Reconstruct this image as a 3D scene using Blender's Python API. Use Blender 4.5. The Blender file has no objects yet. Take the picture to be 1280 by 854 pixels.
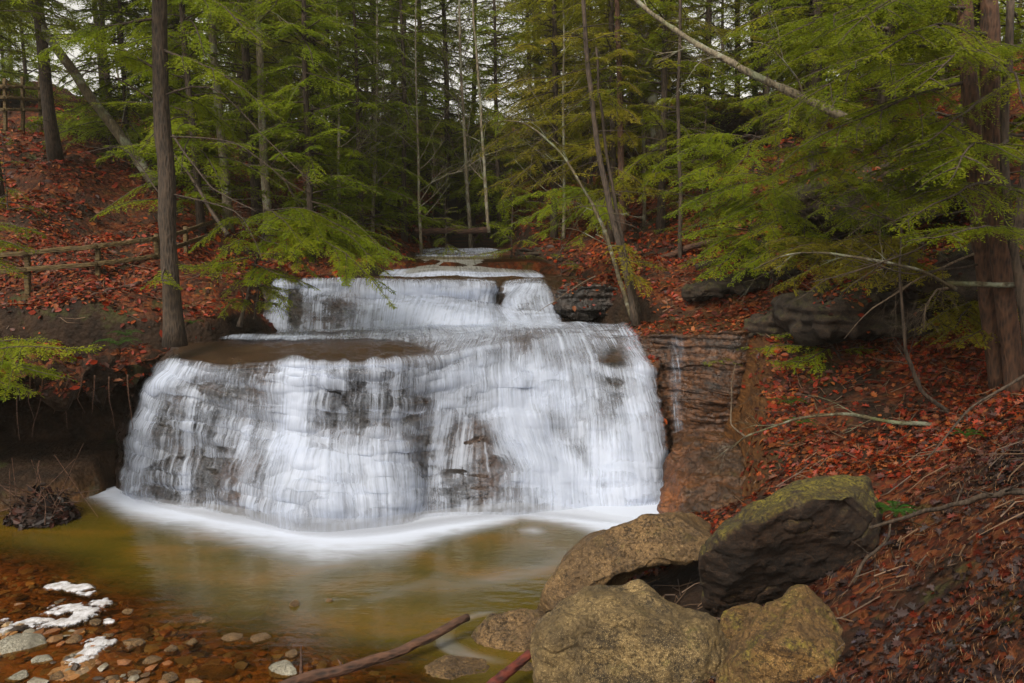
import bpy, bmesh, math, random
import numpy as np
from mathutils import Vector
random.seed(7); rng = np.random.default_rng(11)
SC = bpy.context.scene; COL = SC.collection
R = math.radians
# ------------------------------------------------------------------ camera
FPX, H, PITCH = 1000.0, 5.3, math.atan(137/1000)
cam = bpy.data.cameras.new('camera'); camo = bpy.data.objects.new('camera', cam); COL.objects.link(camo)
cam.lens = FPX/1280*36; cam.sensor_width = 36; cam.clip_start = .05; cam.clip_end = 2000
camo.location = (0, 0, H); camo.rotation_euler = (math.pi/2-PITCH, 0, 0); SC.camera = camo
CP, SP = math.cos(PITCH), math.sin(PITCH)
def at(px, py, Y):
    b = (427-py)/FPX; dy = CP+b*SP; t = Y/dy
    return np.array([(px-640)/FPX*t, Y, H+(b*CP-SP)*t])
def proj(P):
    P = np.asarray(P, float); x, y, z = P[..., 0], P[..., 1], P[..., 2]-H
    d = np.maximum(y*CP-z*SP, .01); u = y*SP+z*CP
    return 640+FPX*x/d, 427-FPX*u/d
def atz(px, py, z):
    b = (427-py)/FPX; t = (z-H)/(b*CP-SP); return np.array([(px-640)/FPX*t, (CP+b*SP)*t, z])
# ------------------------------------------------------------------ noise
def _h(ix, iy, iz, s):
    n = (ix.astype(np.int64)*374761393+iy.astype(np.int64)*668265263+iz.astype(np.int64)*2147483647+int(s)*1442695041) & 0xffffffff
    n = ((n ^ (n >> 13))*1274126177) & 0xffffffff; n = ((n ^ (n >> 16))*2246822519) & 0xffffffff
    return ((n ^ (n >> 15)) & 0xffffff)/float(0xffffff)
def vn(x, y, z=0., s=0):
    x, y, z = np.broadcast_arrays(np.asarray(x, float), np.asarray(y, float), np.asarray(z, float))
    ix, iy, iz = np.floor(x), np.floor(y), np.floor(z); fx, fy, fz = x-ix, y-iy, z-iz
    fx = fx*fx*(3-2*fx); fy = fy*fy*(3-2*fy); fz = fz*fz*(3-2*fz); r = 0
    for a in (0, 1):
        for b in (0, 1):
            for c in (0, 1):
                r = r+_h(ix+a, iy+b, iz+c, s)*(fx if a else 1-fx)*(fy if b else 1-fy)*(fz if c else 1-fz)
    return r*2-1
def fbm(x, y, z=0., o=4, s=0):
    r = 0; a = 1; t = 0
    for i in range(o):
        r = r+a*vn(np.asarray(x)*2**i, np.asarray(y)*2**i, np.asarray(z)*2**i, s+i); t += a; a *= .5
    return r/t
def sstep(a, b, x):
    t = np.clip((x-a)/(b-a), 0, 1); return t*t*(3-2*t)
# ------------------------------------------------------------------ mesh building
class MB:
    def __init__(s): s.v = []; s.f4 = []; s.f3 = []; s.c = []; s.n = 0
    def add(s, v, f4=None, f3=None, c=None):
        v = np.asarray(v, float).reshape(-1, 3)
        s.v.append(v)
        if f4 is not None and len(f4): s.f4.append(np.asarray(f4, int).reshape(-1, 4)+s.n)
        if f3 is not None and len(f3): s.f3.append(np.asarray(f3, int).reshape(-1, 3)+s.n)
        if c is None: c = (.5, .5, .5)
        c = np.asarray(c, float)
        s.c.append(np.broadcast_to(c, (len(v), 3)) if c.ndim == 1 else c)
        s.n += len(v)
    def tube(s, path, rad, k=8, c=None, cap=True):
        path = np.asarray(path, float); m = len(path); rad = np.broadcast_to(np.asarray(rad, float), (m,))
        t = np.gradient(path, axis=0); t /= np.linalg.norm(t, axis=1)[:, None]+1e-9
        ref = np.array([0, 0, 1.]) if abs(t[m//2, 2]) < .85 else np.array([0, 1., 0])
        a = np.cross(t, ref); a /= np.linalg.norm(a, axis=1)[:, None]+1e-9; b = np.cross(t, a)
        ang = np.arange(k)/k*2*math.pi
        P = path[:, None]+rad[:, None, None]*(np.cos(ang)[None, :, None]*a[:, None]+np.sin(ang)[None, :, None]*b[:, None])
        i = np.arange(m-1)[:, None]*k; j = np.arange(k)[None]; j2 = (j+1) % k
        F = np.stack([i+j, i+j2, i+k+j2, i+k+j], -1).reshape(-1, 4)
        V = P.reshape(-1, 3); f3 = []
        if cap and k > 3:
            V = np.vstack([V, path[0], path[-1]]); n = m*k
            jj = np.arange(k); f3 = np.vstack([np.stack([jj, np.full(k, n), (jj+1) % k], -1), np.stack([(m-1)*k+jj, (m-1)*k+(jj+1) % k, np.full(k, n+1)], -1)])
        s.add(V, F, f3, c)
    def build(s, name, mat, parent=None, smooth=True, attrs=None, uv=None):
        me = bpy.data.meshes.new(name)
        V = np.vstack(s.v); C = np.vstack(s.c)
        f4 = np.vstack(s.f4) if s.f4 else np.zeros((0, 4), int); f3 = np.vstack(s.f3) if s.f3 else np.zeros((0, 3), int)
        me.vertices.add(len(V)); me.vertices.foreach_set('co', V.astype(np.float32).ravel())
        loops = np.concatenate([f4.ravel(), f3.ravel()]).astype(np.int32)
        me.loops.add(len(loops)); me.loops.foreach_set('vertex_index', loops)
        st = np.concatenate([np.arange(len(f4))*4, len(f4)*4+np.arange(len(f3))*3]).astype(np.int32)
        me.polygons.add(len(st)); me.polygons.foreach_set('loop_start', st)
        me.polygons.foreach_set('use_smooth', np.full(len(st), smooth))
        me.update(calc_edges=True)
        ca = me.color_attributes.new('col', 'FLOAT_COLOR', 'POINT')
        ca.data.foreach_set('color', np.hstack([C, np.ones((len(C), 1))]).astype(np.float32).ravel())
        for k, a in (attrs or {}).items():
            at_ = me.attributes.new(k, 'FLOAT', 'POINT'); at_.data.foreach_set('value', np.asarray(a, np.float32).ravel())
        if uv is not None:
            ul = me.uv_layers.new(name='UVMap'); ul.data.foreach_set('uv', np.asarray(uv)[loops].astype(np.float32).ravel())
        me.materials.append(mat)
        o = bpy.data.objects.new(name, me); COL.objects.link(o)
        if parent is not None: o.parent = parent
        return o
def grid_faces(n, m):
    i = np.arange(n-1)[:, None]; j = np.arange(m-1)[None]
    a = i*m+j; return np.stack([a, a+1, a+m+1, a+m], -1).reshape(-1, 4)
def tag(o, label=None, cat=None, group=None, kind=None):
    if label: o['label'] = label
    if cat: o['category'] = cat
    if group: o['group'] = group
    if kind: o['kind'] = kind
    return o
def empty(name, loc=(0, 0, 0), rz=0):
    o = bpy.data.objects.new(name, None); COL.objects.link(o); o.location = tuple(loc); o.rotation_euler = (0, 0, rz); o.empty_display_size = .2
    return o
def origin_to(o, p):
    p = np.asarray(p, float); me = o.data; n = len(me.vertices); a = np.empty(n*3, np.float32); me.vertices.foreach_get('co', a)
    a = a.reshape(-1, 3)-p.astype(np.float32); me.vertices.foreach_set('co', a.ravel()); me.update(); o.location = tuple(p); return o
# ------------------------------------------------------------------ materials
class NT:
    def __init__(s, name):
        s.m = bpy.data.materials.new(name); s.m.use_nodes = True; s.t = s.m.node_tree; s.t.nodes.clear()
        s.out = s.t.nodes.new('ShaderNodeOutputMaterial')
    def n(s, ty, props=None, **inp):
        nd = s.t.nodes.new('ShaderNode'+ty)
        for k, v in (props or {}).items(): setattr(nd, k, v)
        for k, v in inp.items():
            k = int(k[1:]) if k[0] == '_' else k.replace('__', ' ')
            if v is None: continue
            if isinstance(v, bpy.types.NodeSocket): s.t.links.new(v, nd.inputs[k])
            else: nd.inputs[k].default_value = v
        return nd
    def math(s, op, a, b=None, c=None, clamp=False):
        nd = s.n('Math', dict(operation=op, use_clamp=clamp), _0=a, _1=b, _2=c); return nd.outputs[0]
    def mix(s, f, a, b, blend='MIX'):
        nd = s.n('Mix', dict(data_type='RGBA', blend_type=blend), _0=f)
        for i, v in ((6, a), (7, b)):
            if isinstance(v, bpy.types.NodeSocket): s.t.links.new(v, nd.inputs[i])
            else: nd.inputs[i].default_value = (*v, 1) if len(v) == 3 else v
        return nd.outputs[2]
    def ramp(s, f, *stops):
        nd = s.n('ValToRGB', None, Fac=f); e = nd.color_ramp.elements
        while len(e) > len(stops): e.remove(e[-1])
        while len(e) < len(stops): e.new(.5)
        for el, (p, c) in zip(e, stops):
            el.position = p; el.color = (*c, 1) if not isinstance(c, (int, float)) else (c, c, c, 1)
        return nd.outputs[0]
    def noise(s, vec, scale, detail=4, rough=.55, dist=0, out=0):
        return s.n('TexNoise', None, Vector=vec, Scale=scale, Detail=detail, Roughness=rough, Distortion=dist).outputs[out]
    def maprange(s, v, a, b, c=0., d=1., smooth=True):
        return s.n('MapRange', dict(interpolation_type='SMOOTHSTEP' if smooth else 'LINEAR'), _0=v, _1=a, _2=b, _3=c, _4=d).outputs[0]
    def vscale(s, vec, sc):
        return s.n('VectorMath', dict(operation='MULTIPLY'), _0=vec, _1=sc).outputs[0]
    def obj(s): return s.n('TexCoord').outputs['Object']
    def pos(s): return s.n('NewGeometry').outputs['Position']
    def attr(s, name, out='Fac'): return s.n('Attribute', dict(attribute_name=name)).outputs[out]
    def bump(s, h, st, dist, normal=None): return s.n('Bump', None, Strength=st, Distance=dist, Height=h, Normal=normal).outputs[0]
    def bsdf(s, **k): return s.n('BsdfPrincipled', None, **k).outputs[0]
    def done(s, sh): s.t.links.new(sh, s.out.inputs['Surface']); return s.m
def slope(t):
    g = t.n('NewGeometry'); return t.n('SeparateXYZ', None, _0=g.outputs['Normal']).outputs[2]

def mat_ground():
    t = NT('leafy_earth'); p = t.pos()
    v = t.n('TexVoronoi', None, Vector=p, Scale=11.)
    cr = t.n('SeparateColor', None, _0=v.outputs['Color']).outputs[0]
    leaf = t.ramp(cr, (0, (.035, .012, .006)), (.3, (.10, .022, .008)), (.55, (.17, .035, .010)), (.8, (.22, .07, .02)), (1, (.05, .02, .012)))
    e = t.noise(p, 3., 8, .65)
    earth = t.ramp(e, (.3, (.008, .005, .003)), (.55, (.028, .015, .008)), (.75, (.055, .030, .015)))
    cover = t.math('MULTIPLY', t.maprange(slope(t), .45, .8), t.maprange(t.noise(p, .6, 5, .6), .38, .55))
    cover = t.math('MULTIPLY', cover, t.math('SUBTRACT', 1, t.attr('bare'), None, True))  # hollow and boulder gap painted darker for shade by dropping leaf colour
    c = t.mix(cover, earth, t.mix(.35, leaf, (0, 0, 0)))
    moss = t.math('MULTIPLY', t.maprange(t.noise(t.vscale(p, (1, 1, 1.3)), .9, 6, .65), .57, .68), .55)
    c = t.mix(moss, c, (.045, .055, .012))
    bed = t.attr('bed')
    fe = t.math('MULTIPLY', t.attr('iron'), t.maprange(slope(t), .88, .6)); fn = t.noise(t.vscale(p, (1, 1, 5)), 2.2, 7, .7)
    c = t.mix(fe, c, t.ramp(fn, (.3, (.02, .010, .005)), (.5, (.10, .040, .010)), (.7, (.20, .085, .022))))
    vb = t.n('TexVoronoi', None, Vector=p, Scale=9.)
    st = t.ramp(t.n('SeparateColor', None, _0=vb.outputs['Color']).outputs[1], (0, (.09, .045, .015)), (.5, (.22, .11, .035)), (.8, (.30, .14, .05)), (1, (.16, .14, .10)))
    c = t.mix(bed, c, st)
    hgt = t.math('ADD', t.math('ADD', t.noise(p, 14., 6, .7), t.math('MULTIPLY', fe, t.math('MULTIPLY', fn, 3.))), t.math('MULTIPLY', v.outputs['Distance'], -.8))
    return t.done(t.bsdf(Base__Color=c, Roughness=.8, Specular__IOR__Level=.2, Normal=t.bump(hgt, .9, .05)))

def mat_rock(name, dark, mid, light, wet=.35, moss=0., mosscol=(.07, .075, .012), orange=0., sc=1., strata=1., iron=False):
    t = NT(name); p = t.pos()
    n1 = t.noise(p, 1.6*sc, 8, .65); n2 = t.noise(p, 9*sc, 8, .7)
    s = t.noise(t.vscale(p, (.8, .8, 14)), 1.5*sc, 5, .6, .4)
    f = t.math('ADD', t.math('MULTIPLY', n1, .5), t.math('ADD', t.math('MULTIPLY', n2, .3), t.math('MULTIPLY', s, .2*strata+.001)))
    c = t.ramp(f, (.36, dark), (.5, mid), (.64, light))
    if orange:
        c = t.mix(t.math('MULTIPLY', t.maprange(t.noise(p, .8, 5, .6), .42, .6), orange), c, (.17, .05, .008))
    sp = t.n('TexVoronoi', None, Vector=p, Scale=38.*sc)
    c = t.mix(t.math('MULTIPLY', t.maprange(sp.outputs['Distance'], .42, .1), .35), c, tuple(min(1, x*1.7) for x in light))
    vc = t.n('TexVoronoi', dict(feature='DISTANCE_TO_EDGE'), Vector=t.n('VectorMath', dict(operation='ADD'), _0=t.vscale(p, (1, 1, 2.2)), _1=t.n('TexNoise', None, Vector=p, Scale=2.).outputs['Color']).outputs[0], Scale=1.1*sc)
    crack = t.maprange(vc.outputs[0], .0, .018)
    c = t.mix(t.math('MULTIPLY', t.math('SUBTRACT', 1, crack), .55), c, tuple(x*.3 for x in dark))
    if moss:
        mm = t.math('MULTIPLY', t.maprange(slope(t), -.1, .75), t.maprange(t.noise(p, 2.3*sc, 8, .7), .62-moss*.4, .78-moss*.4))
        mc = t.mix(t.maprange(t.noise(p, 16., 4, .6), .4, .6), mosscol, tuple(x*2.0 for x in mosscol))
        mc = t.mix(t.maprange(t.noise(p, 34., 5, .7), .46, .60), mc, tuple(x*.25 for x in mosscol))
        c = t.mix(mm, c, mc)
    pit = t.noise(p, 17*sc, 6, .75); pm = t.maprange(pit, .47, .38)
    c = t.mix(t.math('MULTIPLY', pm, .8), c, tuple(x*.35 for x in dark))
    big = t.noise(p, .9*sc, 5, .6); c = t.mix(t.maprange(big, .4, .62, 0, .6), c, tuple(x*.45 for x in mid))
    pm2 = t.maprange(t.noise(t.vscale(p, (1.1, .9, 1.2)), 31*sc, 5, .7), .55, .66)
    c = t.mix(t.math('MULTIPLY', t.math('MULTIPLY', pm2, t.maprange(n1, .4, .6)), .65), c, tuple(min(1, x*1.35) for x in light))
    if iron:
        fe = t.math('MULTIPLY', t.attr('iron'), t.maprange(t.noise(t.vscale(p, (.7, .7, 3)), 1.6, 6, .65), .3, .55))
        c = t.mix(t.math('MULTIPLY', fe, .85), c, t.mix(t.maprange(n2, .35, .65), (.022, .009, .004), (.13, .048, .012)))
    h = t.math('ADD', t.math('MULTIPLY', n2, .6), t.math('ADD', t.math('MULTIPLY', s, .5*strata+.001), t.math('MULTIPLY', t.noise(p, 45*sc, 5, .7), .3)))
    h = t.math('SUBTRACT', h, t.math('MULTIPLY', pm, .25))
    h = t.math('ADD', h, t.math('MULTIPLY', crack, .12))
    rg = t.maprange(t.noise(p, 5., 4, .6), .35, .65, wet, min(1, wet+.35))
    if iron:
        top = t.maprange(slope(t), .8, .97); c = t.mix(t.math('MULTIPLY', top, .7), c, (.050, .026, .011)); rg = t.math('MULTIPLY', rg, t.math('SUBTRACT', 1, t.math('MULTIPLY', top, .6)))
    return t.done(t.bsdf(Base__Color=c, Roughness=rg, Normal=t.bump(h, .9, .05)))

def mat_bark(name, dark, light, lichen=0., sc=1., ax=(1, 1, .22)):
    t = NT(name); p = t.obj()
    q = t.n('VectorMath', dict(operation='ADD'), _0=t.vscale(p, ax), _1=t.vscale(t.n('TexNoise', None, Vector=p, Scale=3.).outputs['Color'], (.06, .06, .02))).outputs[0]
    v = t.n('TexVoronoi', None, Vector=q, Scale=26*sc)
    n = t.noise(p, 5*sc, 7, .65)
    f = t.math('ADD', t.math('MULTIPLY', v.outputs['Distance'], .5), t.math('MULTIPLY', n, .6))
    c = t.ramp(f, (.3, dark), (.75, light))
    if lichen:
        c = t.mix(t.math('MULTIPLY', t.maprange(t.noise(p, 2.2, 6, .6), .5, .6), lichen), c, (.30, .32, .25))
        c = t.mix(t.math('MULTIPLY', t.maprange(t.noise(p, 1.1, 5, .6), .52, .62), .5), c, (.06, .08, .015))
    return t.done(t.bsdf(Base__Color=c, Roughness=.85, Normal=t.bump(f, .9, .04)))

def mat_leafy(name, c1, c2, c3, transl=.58, rough=.5):
    """colour by the per-spray random in col.r, tip in col.g"""
    t = NT(name); a = t.n('SeparateColor', None, _0=t.attr('col', 'Color'))
    oi = t.n('ObjectInfo').outputs['Random']
    f = t.math('ADD', t.math('MULTIPLY', a.outputs[0], .8), t.math('MULTIPLY', oi, .25))
    c = t.ramp(f, (.0, c1), (.5, c2), (1., c3))
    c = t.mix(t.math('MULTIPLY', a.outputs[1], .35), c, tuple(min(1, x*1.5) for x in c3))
    b = t.bsdf(Base__Color=c, Roughness=rough, Specular__IOR__Level=.12)
    tr = t.n('BsdfTranslucent', None, Color=t.mix(.5, c, (.24, .30, .02))).outputs[0]
    return t.done(t.n('MixShader', None, _0=transl, _1=b, _2=tr).outputs[0])

def mat_litter():
    t = NT('fallen_leaf_colours'); c = t.attr('col', 'Color')
    n = t.noise(t.pos(), 60., 3, .6)
    c2 = t.mix(t.maprange(n, .35, .65, 0, .35), c, (.03, .012, .008))
    b = t.bsdf(Base__Color=c2, Roughness=.5, Specular__IOR__Level=.25)
    tr = t.n('BsdfTranslucent', None, Color=c2).outputs[0]
    return t.done(t.n('MixShader', None, _0=.15, _1=b, _2=tr).outputs[0])

def mat_water(name='falling_water', k1=150., k2=1.6, col=(.58, .64, .77)):
    t = NT(name); uv = t.n('TexCoord').outputs['UV']; d = t.attr('dens')
    w = t.n('VectorMath', dict(operation='ADD'), _0=uv, _1=t.vscale(t.n('TexNoise', None, Vector=t.vscale(uv, (1.3, 1.3, 1)), Scale=1., Detail=3.).outputs['Color'], (.035, .05, 0))).outputs[0]
    fine = t.noise(t.vscale(w, (19, .32, 1)), 1., 3, .55)
    mid = t.noise(t.vscale(w, (6, .3, 1)), 1., 3, .55)
    big = t.noise(t.vscale(w, (1.8, .9, 1)), 1., 4, .6)
    br = t.noise(t.vscale(w, (9, 5, 1)), 1., 6, .7)
    s = t.math('ADD', t.math('MULTIPLY', t.math('SUBTRACT', fine, .5), 1.4), t.math('MULTIPLY', t.math('SUBTRACT', mid, .5), 1.15))
    cell = t.n('TexVoronoi', dict(feature='SMOOTH_F1'), Vector=t.n('VectorMath', dict(operation='ADD'), _0=t.vscale(uv, (1.7, 3.4, 1)), _1=t.vscale(t.n('TexNoise', None, Vector=t.vscale(uv, (2., 2., 1)), Scale=1., Detail=4.).outputs['Color'], (1.2, 1.2, 0))).outputs[0], Scale=1., Smoothness=.35)
    cv = t.n('SeparateColor', None, _0=cell.outputs['Color']).outputs[0]
    s = t.math('ADD', s, t.math('MULTIPLY', t.math('SUBTRACT', cv, .5), .55))
    fine2 = t.noise(t.n('VectorMath', dict(operation='ADD'), _0=t.vscale(w, (15, 1.1, 1)), _1=t.vscale(cell.outputs['Color'], (3., 1., 0))).outputs[0], 1., 4, .6)
    s = t.math('ADD', s, t.math('MULTIPLY', t.math('SUBTRACT', fine2, .5), 1.0))
    s = t.math('ADD', s, t.math('MULTIPLY', t.math('SUBTRACT', big, .5), 1.1))
    s = t.math('ADD', s, t.math('MULTIPLY', t.math('SUBTRACT', br, .5), .3))
    a = t.maprange(t.math('ADD', d, s), -.12, 1.1)
    a = t.math('MULTIPLY', a, .96)
    veil = t.math('MULTIPLY', t.maprange(t.noise(t.vscale(w, (34, .8, 1)), 1., 4, .65), .30, .66), t.maprange(t.math('ADD', d, t.math('MULTIPLY', t.math('SUBTRACT', br, .5), 1.)), -.1, .5, 0, .55))
    a = t.math('MAXIMUM', a, veil)
    a = t.math('MULTIPLY', a, t.maprange(d, 0., .12))
    hh = t.math('ADD', t.math('MULTIPLY', fine, .6), t.math('ADD', mid, t.math('MULTIPLY', big, .6)))
    nrm = t.bump(hh, .25, .10)
    b = t.bsdf(Base__Color=(*col, 1), Roughness=.55, Normal=nrm)
    tl = t.n('BsdfTranslucent', None, Color=(*col, 1), Normal=nrm).outputs[0]
    b = t.n('MixShader', None, _0=.4, _1=b, _2=tl).outputs[0]
    return t.done(t.n('MixShader', None, _0=a, _1=t.n('BsdfTransparent').outputs[0], _2=b).outputs[0])

def mat_pool():
    t = NT('pool_water'); p = t.pos()
    murk = t.attr('murk'); foam = t.attr('foam')
    n = t.noise(t.vscale(p, (.5, 1.3, 1)), 1., 5, .6, .6)
    mc = t.ramp(n, (.3, (.052, .044, .005)), (.5, (.085, .060, .006)), (.7, (.135, .075, .008)))
    nb = t.bump(t.noise(t.vscale(p, (1.0, 2.2, 1)), 2., 3, .5), .25, .05)
    body = t.bsdf(Base__Color=mc, Roughness=.14, Normal=nb)
    clear = t.n('BsdfTransparent', None, Color=(.76, .56, .30, 1)).outputs[0]
    gl = t.n('BsdfGlossy', None, Color=(1, 1, 1, 1), Roughness=.16, Normal=nb).outputs[0]
    fr = t.n('Fresnel', None, IOR=1.33, Normal=nb).outputs[0]
    cl = t.n('MixShader', None, _0=fr, _1=clear, _2=gl).outputs[0]
    w = t.n('MixShader', None, _0=murk, _1=cl, _2=body).outputs[0]
    st = t.noise(t.vscale(p, (1.5, 5., 1)), 1.2, 5, .6, .8)
    fa = t.maprange(t.math('ADD', foam, t.math('MULTIPLY', t.math('SUBTRACT', st, .5), t.math('MULTIPLY', t.maprange(foam, .02, .5), .5))), .02, .95)
    fb = t.bsdf(Base__Color=(.50, .55, .66, 1), Roughness=.7)
    return t.done(t.n('MixShader', None, _0=fa, _1=w, _2=fb).outputs[0])

def mat_plain(name, col, rough=.6, var=.4, sc=12., bump=.4):
    t = NT(name); p = t.obj(); n = t.noise(p, sc, 6, .65)
    c = t.mix(t.maprange(n, .3, .7, 0, 1), tuple(x*(1-var) for x in col), tuple(min(1, x*(1+var)) for x in col))
    return t.done(t.bsdf(Base__Color=c, Roughness=rough, Normal=t.bump(n, bump, .03)))

M = dict(
 ground=mat_ground(), litter=mat_litter(), water=mat_water(), pool=mat_pool(),
 bedrock=mat_rock('wet_bedrock', (.004, .0035, .003), (.017, .014, .012), (.05, .040, .032), .2, orange=.15, iron=True),
 ironrock=mat_rock('iron_stained_rock', (.010, .005, .003), (.05, .023, .008), (.15, .068, .02), .3, orange=.8, moss=.15, mosscol=(.05, .04, .006)),
 boulder=mat_rock('speckled_boulder', (.025, .014, .006), (.15, .085, .03), (.36, .23, .10), .42, moss=.22, mosscol=(.075, .055, .010), sc=1.6, strata=.5),
 grey=mat_rock('grey_lichen_boulder', (.05, .033, .014), (.23, .15, .055), (.48, .36, .17), .5, moss=.16, mosscol=(.09, .075, .015), sc=2., strata=.2),
 mossy=mat_rock('mossy_boulder', (.008, .004, .002), (.040, .018, .007), (.10, .048, .018), .72, moss=.72, mosscol=(.10, .080, .006), sc=1.3, strata=.15),
 ochre=mat_rock('ochre_mossy_boulder', (.06, .030, .008), (.18, .095, .022), (.32, .19, .07), .55, moss=.42, mosscol=(.10, .078, .008), sc=1.5, strata=.2),
 outcrop=mat_rock('bank_rock', (.007, .005, .003), (.026, .015, .008), (.065, .038, .019), .85, moss=.42, mosscol=(.04, .036, .006), sc=1.),
 pebble=mat_rock('river_stone', (.06, .035, .014), (.20, .11, .04), (.38, .25, .12), .2, sc=3., strata=.2),
 pale=mat_rock('pale_stone', (.16, .14, .10), (.36, .33, .25), (.62, .60, .52), .3, moss=.15, sc=3., strata=.4),
 bark=mat_bark('hemlock_bark', (.010, .007, .004), (.065, .042, .026)),
 redbark=mat_bark('reddish_bark', (.014, .007, .004), (.10, .045, .022)),
 palebark=mat_bark('pale_bark', (.035, .027, .016), (.21, .17, .11), .5),
 mossbark=mat_bark('mossy_bark', (.022, .016, .008), (.10, .075, .035), .5),
 twig=mat_bark('bare_twig', (.035, .024, .014), (.13, .09, .055)),
 hem=mat_leafy('hemlock_needles', (.040, .070, .004), (.125, .160, .006), (.24, .235, .010)),
 hemb=mat_leafy('bright_hemlock_needles', (.065, .115, .005), (.15, .205, .007), (.26, .27, .012)),
 hemd=mat_leafy('dull_hemlock_needles', (.07, .070, .006), (.18, .155, .012), (.28, .22, .022)),
 fern=mat_leafy('fern_green', (.02, .07, .01), (.04, .12, .02), (.07, .18, .03)),
 rail=mat_bark('weathered_rail', (.03, .018, .006), (.11, .07, .02), ax=(.16, .6, 1)),
 log=mat_bark('wet_driftwood', (.012, .006, .004), (.10, .045, .024), ax=(.16, .5, 1)),
 redlog=mat_bark('wet_red_wood', (.02, .004, .003), (.13, .022, .010), ax=(.3, .4, 1)),
 foam=mat_plain('white_foam', (.42, .42, .45), .5, .3, 14, .9),
)
t = NT('bubbly_foam'); p_ = t.obj(); n_ = t.noise(p_, 9., 6, .7); e_ = t.n('SeparateColor', None, _0=t.attr('col', 'Color')).outputs[0]
al = t.maprange(t.math('ADD', e_, t.math('MULTIPLY', t.math('SUBTRACT', n_, .5), 1.1)), -.02, .42); vb_ = t.n('TexVoronoi', None, Vector=p_, Scale=55.).outputs['Distance']
fb_ = t.bsdf(Base__Color=t.mix(t.maprange(n_, .35, .65), (.30, .28, .27), (.60, .60, .64)), Roughness=.4, Normal=t.bump(t.math('ADD', n_, t.math('MULTIPLY', vb_, .4)), .8, .02))
M['foam'] = t.done(t.n('MixShader', None, _0=al, _1=t.n('BsdfTransparent').outputs[0], _2=fb_).outputs[0])
# ------------------------------------------------------------------ terrain
BANK = [at(*q) for q in [
 (0,490,14.6),(60,488,14.8),(130,470,15.2),(218,428,16.2),(170,440,16.4),(260,405,18),(300,392,19),(335,375,20.5),(400,335,23.5),(480,322,27),
 (0,400,16.5),(100,385,17),(34,360,18.5),(122,350,19),(196,334,20),(232,310,23),(272,298,26),(0,300,21),(120,290,22.5),(0,230,25),(100,205,28),(190,215,30),(0,155,30),(60,160,32),
 (-300,250,24),(-300,450,14),(-250,600,11),(330,285,29),(400,285,32),(470,290,33),
 (560,310,31),(600,296,36),(540,262,42),(640,240,48),(620,300,31),(700,325,26.5),(715,345,23.5),(745,385,20.5),(800,400,18.6),(850,397,18),(900,390,17.6),(780,330,24),(830,290,26),(880,250,29),
 (900,170,36),(850,150,42),(940,140,37),(1010,250,26),(1050,180,28),(1150,200,24),(1280,170,22),(1100,310,20),(1280,300,16.5),(1000,345,18.5),(950,410,16.8),(1000,430,16),(930,450,16),(935,560,14.6),
 (1000,485,14.8),(1100,440,15),(1250,480,12.6),(1200,400,14.5),(1280,400,13.8),(950,610,13),(1010,560,13),(1100,590,10.8),(1180,560,11),(1280,560,8.8),(1130,720,7.8),(1180,640,8.6),(1280,650,7),(1280,854,4.8),(1080,854,6.2),(1450,700,5),(1450,500,9),(1500,300,14),
 (300,150,62),(500,150,66),(700,155,64),(100,135,60),(850,130,62),(1050,130,55)]]
BANK += [np.array(p, float) for p in [(0,0,3.4),(3,0,3.5),(5,2,3.7),(-4,0,2.8),(-9,2,2.2),(0,4,1.9),(2.5,6.3,1.25),(3,8,1.2),(-3,4.6,.6),(-14,6,2.4),(2.2,13.2,.35),(3.2,12.2,.7),(2.0,11,.3),(1.6,9.5,.35),
 (-14,13,2.8),(-30,10,6),(-40,40,16),(40,40,18),(30,8,10),(0,-15,4.5),(-30,-20,7),(30,-20,8),(0,95,11),(-70,90,12),(70,90,14),(-140,0,16),(140,0,18),(0,250,6),(-200,220,8),(200,220,8),(0,-150,8)]]
BANK = np.array(BANK); _c = BANK[:, :2]; _D = np.linalg.norm(_c[:, None]-_c[None], axis=2)
_W = np.linalg.solve(np.block([[-_D-.02*np.eye(len(_c)), np.ones((len(_c), 1))], [np.ones((1, len(_c))), np.zeros((1, 1))]]), np.append(BANK[:, 2], 0))
def rbf(x, y):
    x = np.asarray(x, float); sh = x.shape; q = np.stack([x.ravel(), np.asarray(y, float).ravel()], 1); out = np.zeros(len(q)) + _W[-1]
    for w, c in zip(_W[:-1], _c): out -= w*np.hypot(q[:, 0]-c[0], q[:, 1]-c[1])
    return out.reshape(sh)
def sdist(x, y, poly):
    x = np.asarray(x, float); y = np.asarray(y, float); d = np.full(x.shape, 1e9); ins = np.zeros(x.shape, bool); n = len(poly)
    for i in range(n):
        ax, ay = poly[i]; bx, by = poly[(i+1) % n]; ex, ey = bx-ax, by-ay
        t = np.clip(((x-ax)*ex+(y-ay)*ey)/(ex*ex+ey*ey), 0, 1); d = np.minimum(d, np.hypot(x-ax-t*ex, y-ay-t*ey))
        cr = ((ay > y) != (by > y)) & (x < (bx-ax)*(y-ay)/((by-ay) if by != ay else 1e-9)+ax); ins ^= cr
    return np.where(ins, -d, d)
POOL = [(-12.5,13.2),(-10,14.4),(-8.6,15.3),(-7.9,16.6),(-6,17.5),(3.3,17.4),(3.9,15.6),(3.0,14.3),(2.1,13.2),(1.5,12.0),(1.0,11),(.8,9.6),(.5,8.3),(-.3,6.8),(-3,5.3),(-9,5.0),(-13.5,7.5),(-14,11)]
LEDGE = [(-6.9,16.4),(-6.3,18.6),(-5.7,20.4),(-5.6,21.5),(1.9,21.5),(3.0,19.6),(3.3,17.2),(3.1,15.6),(-7.0,15.6)]
UPPER = [(-6.2,20.2),(-6.2,22.3),(-4,24.4),(-3.4,28.5),(-3.2,40),(-4,60),(-2,60),(-.8,40),(.6,28.5),(1.6,25),(2.1,22.6),(1.8,20.2)]
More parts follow.
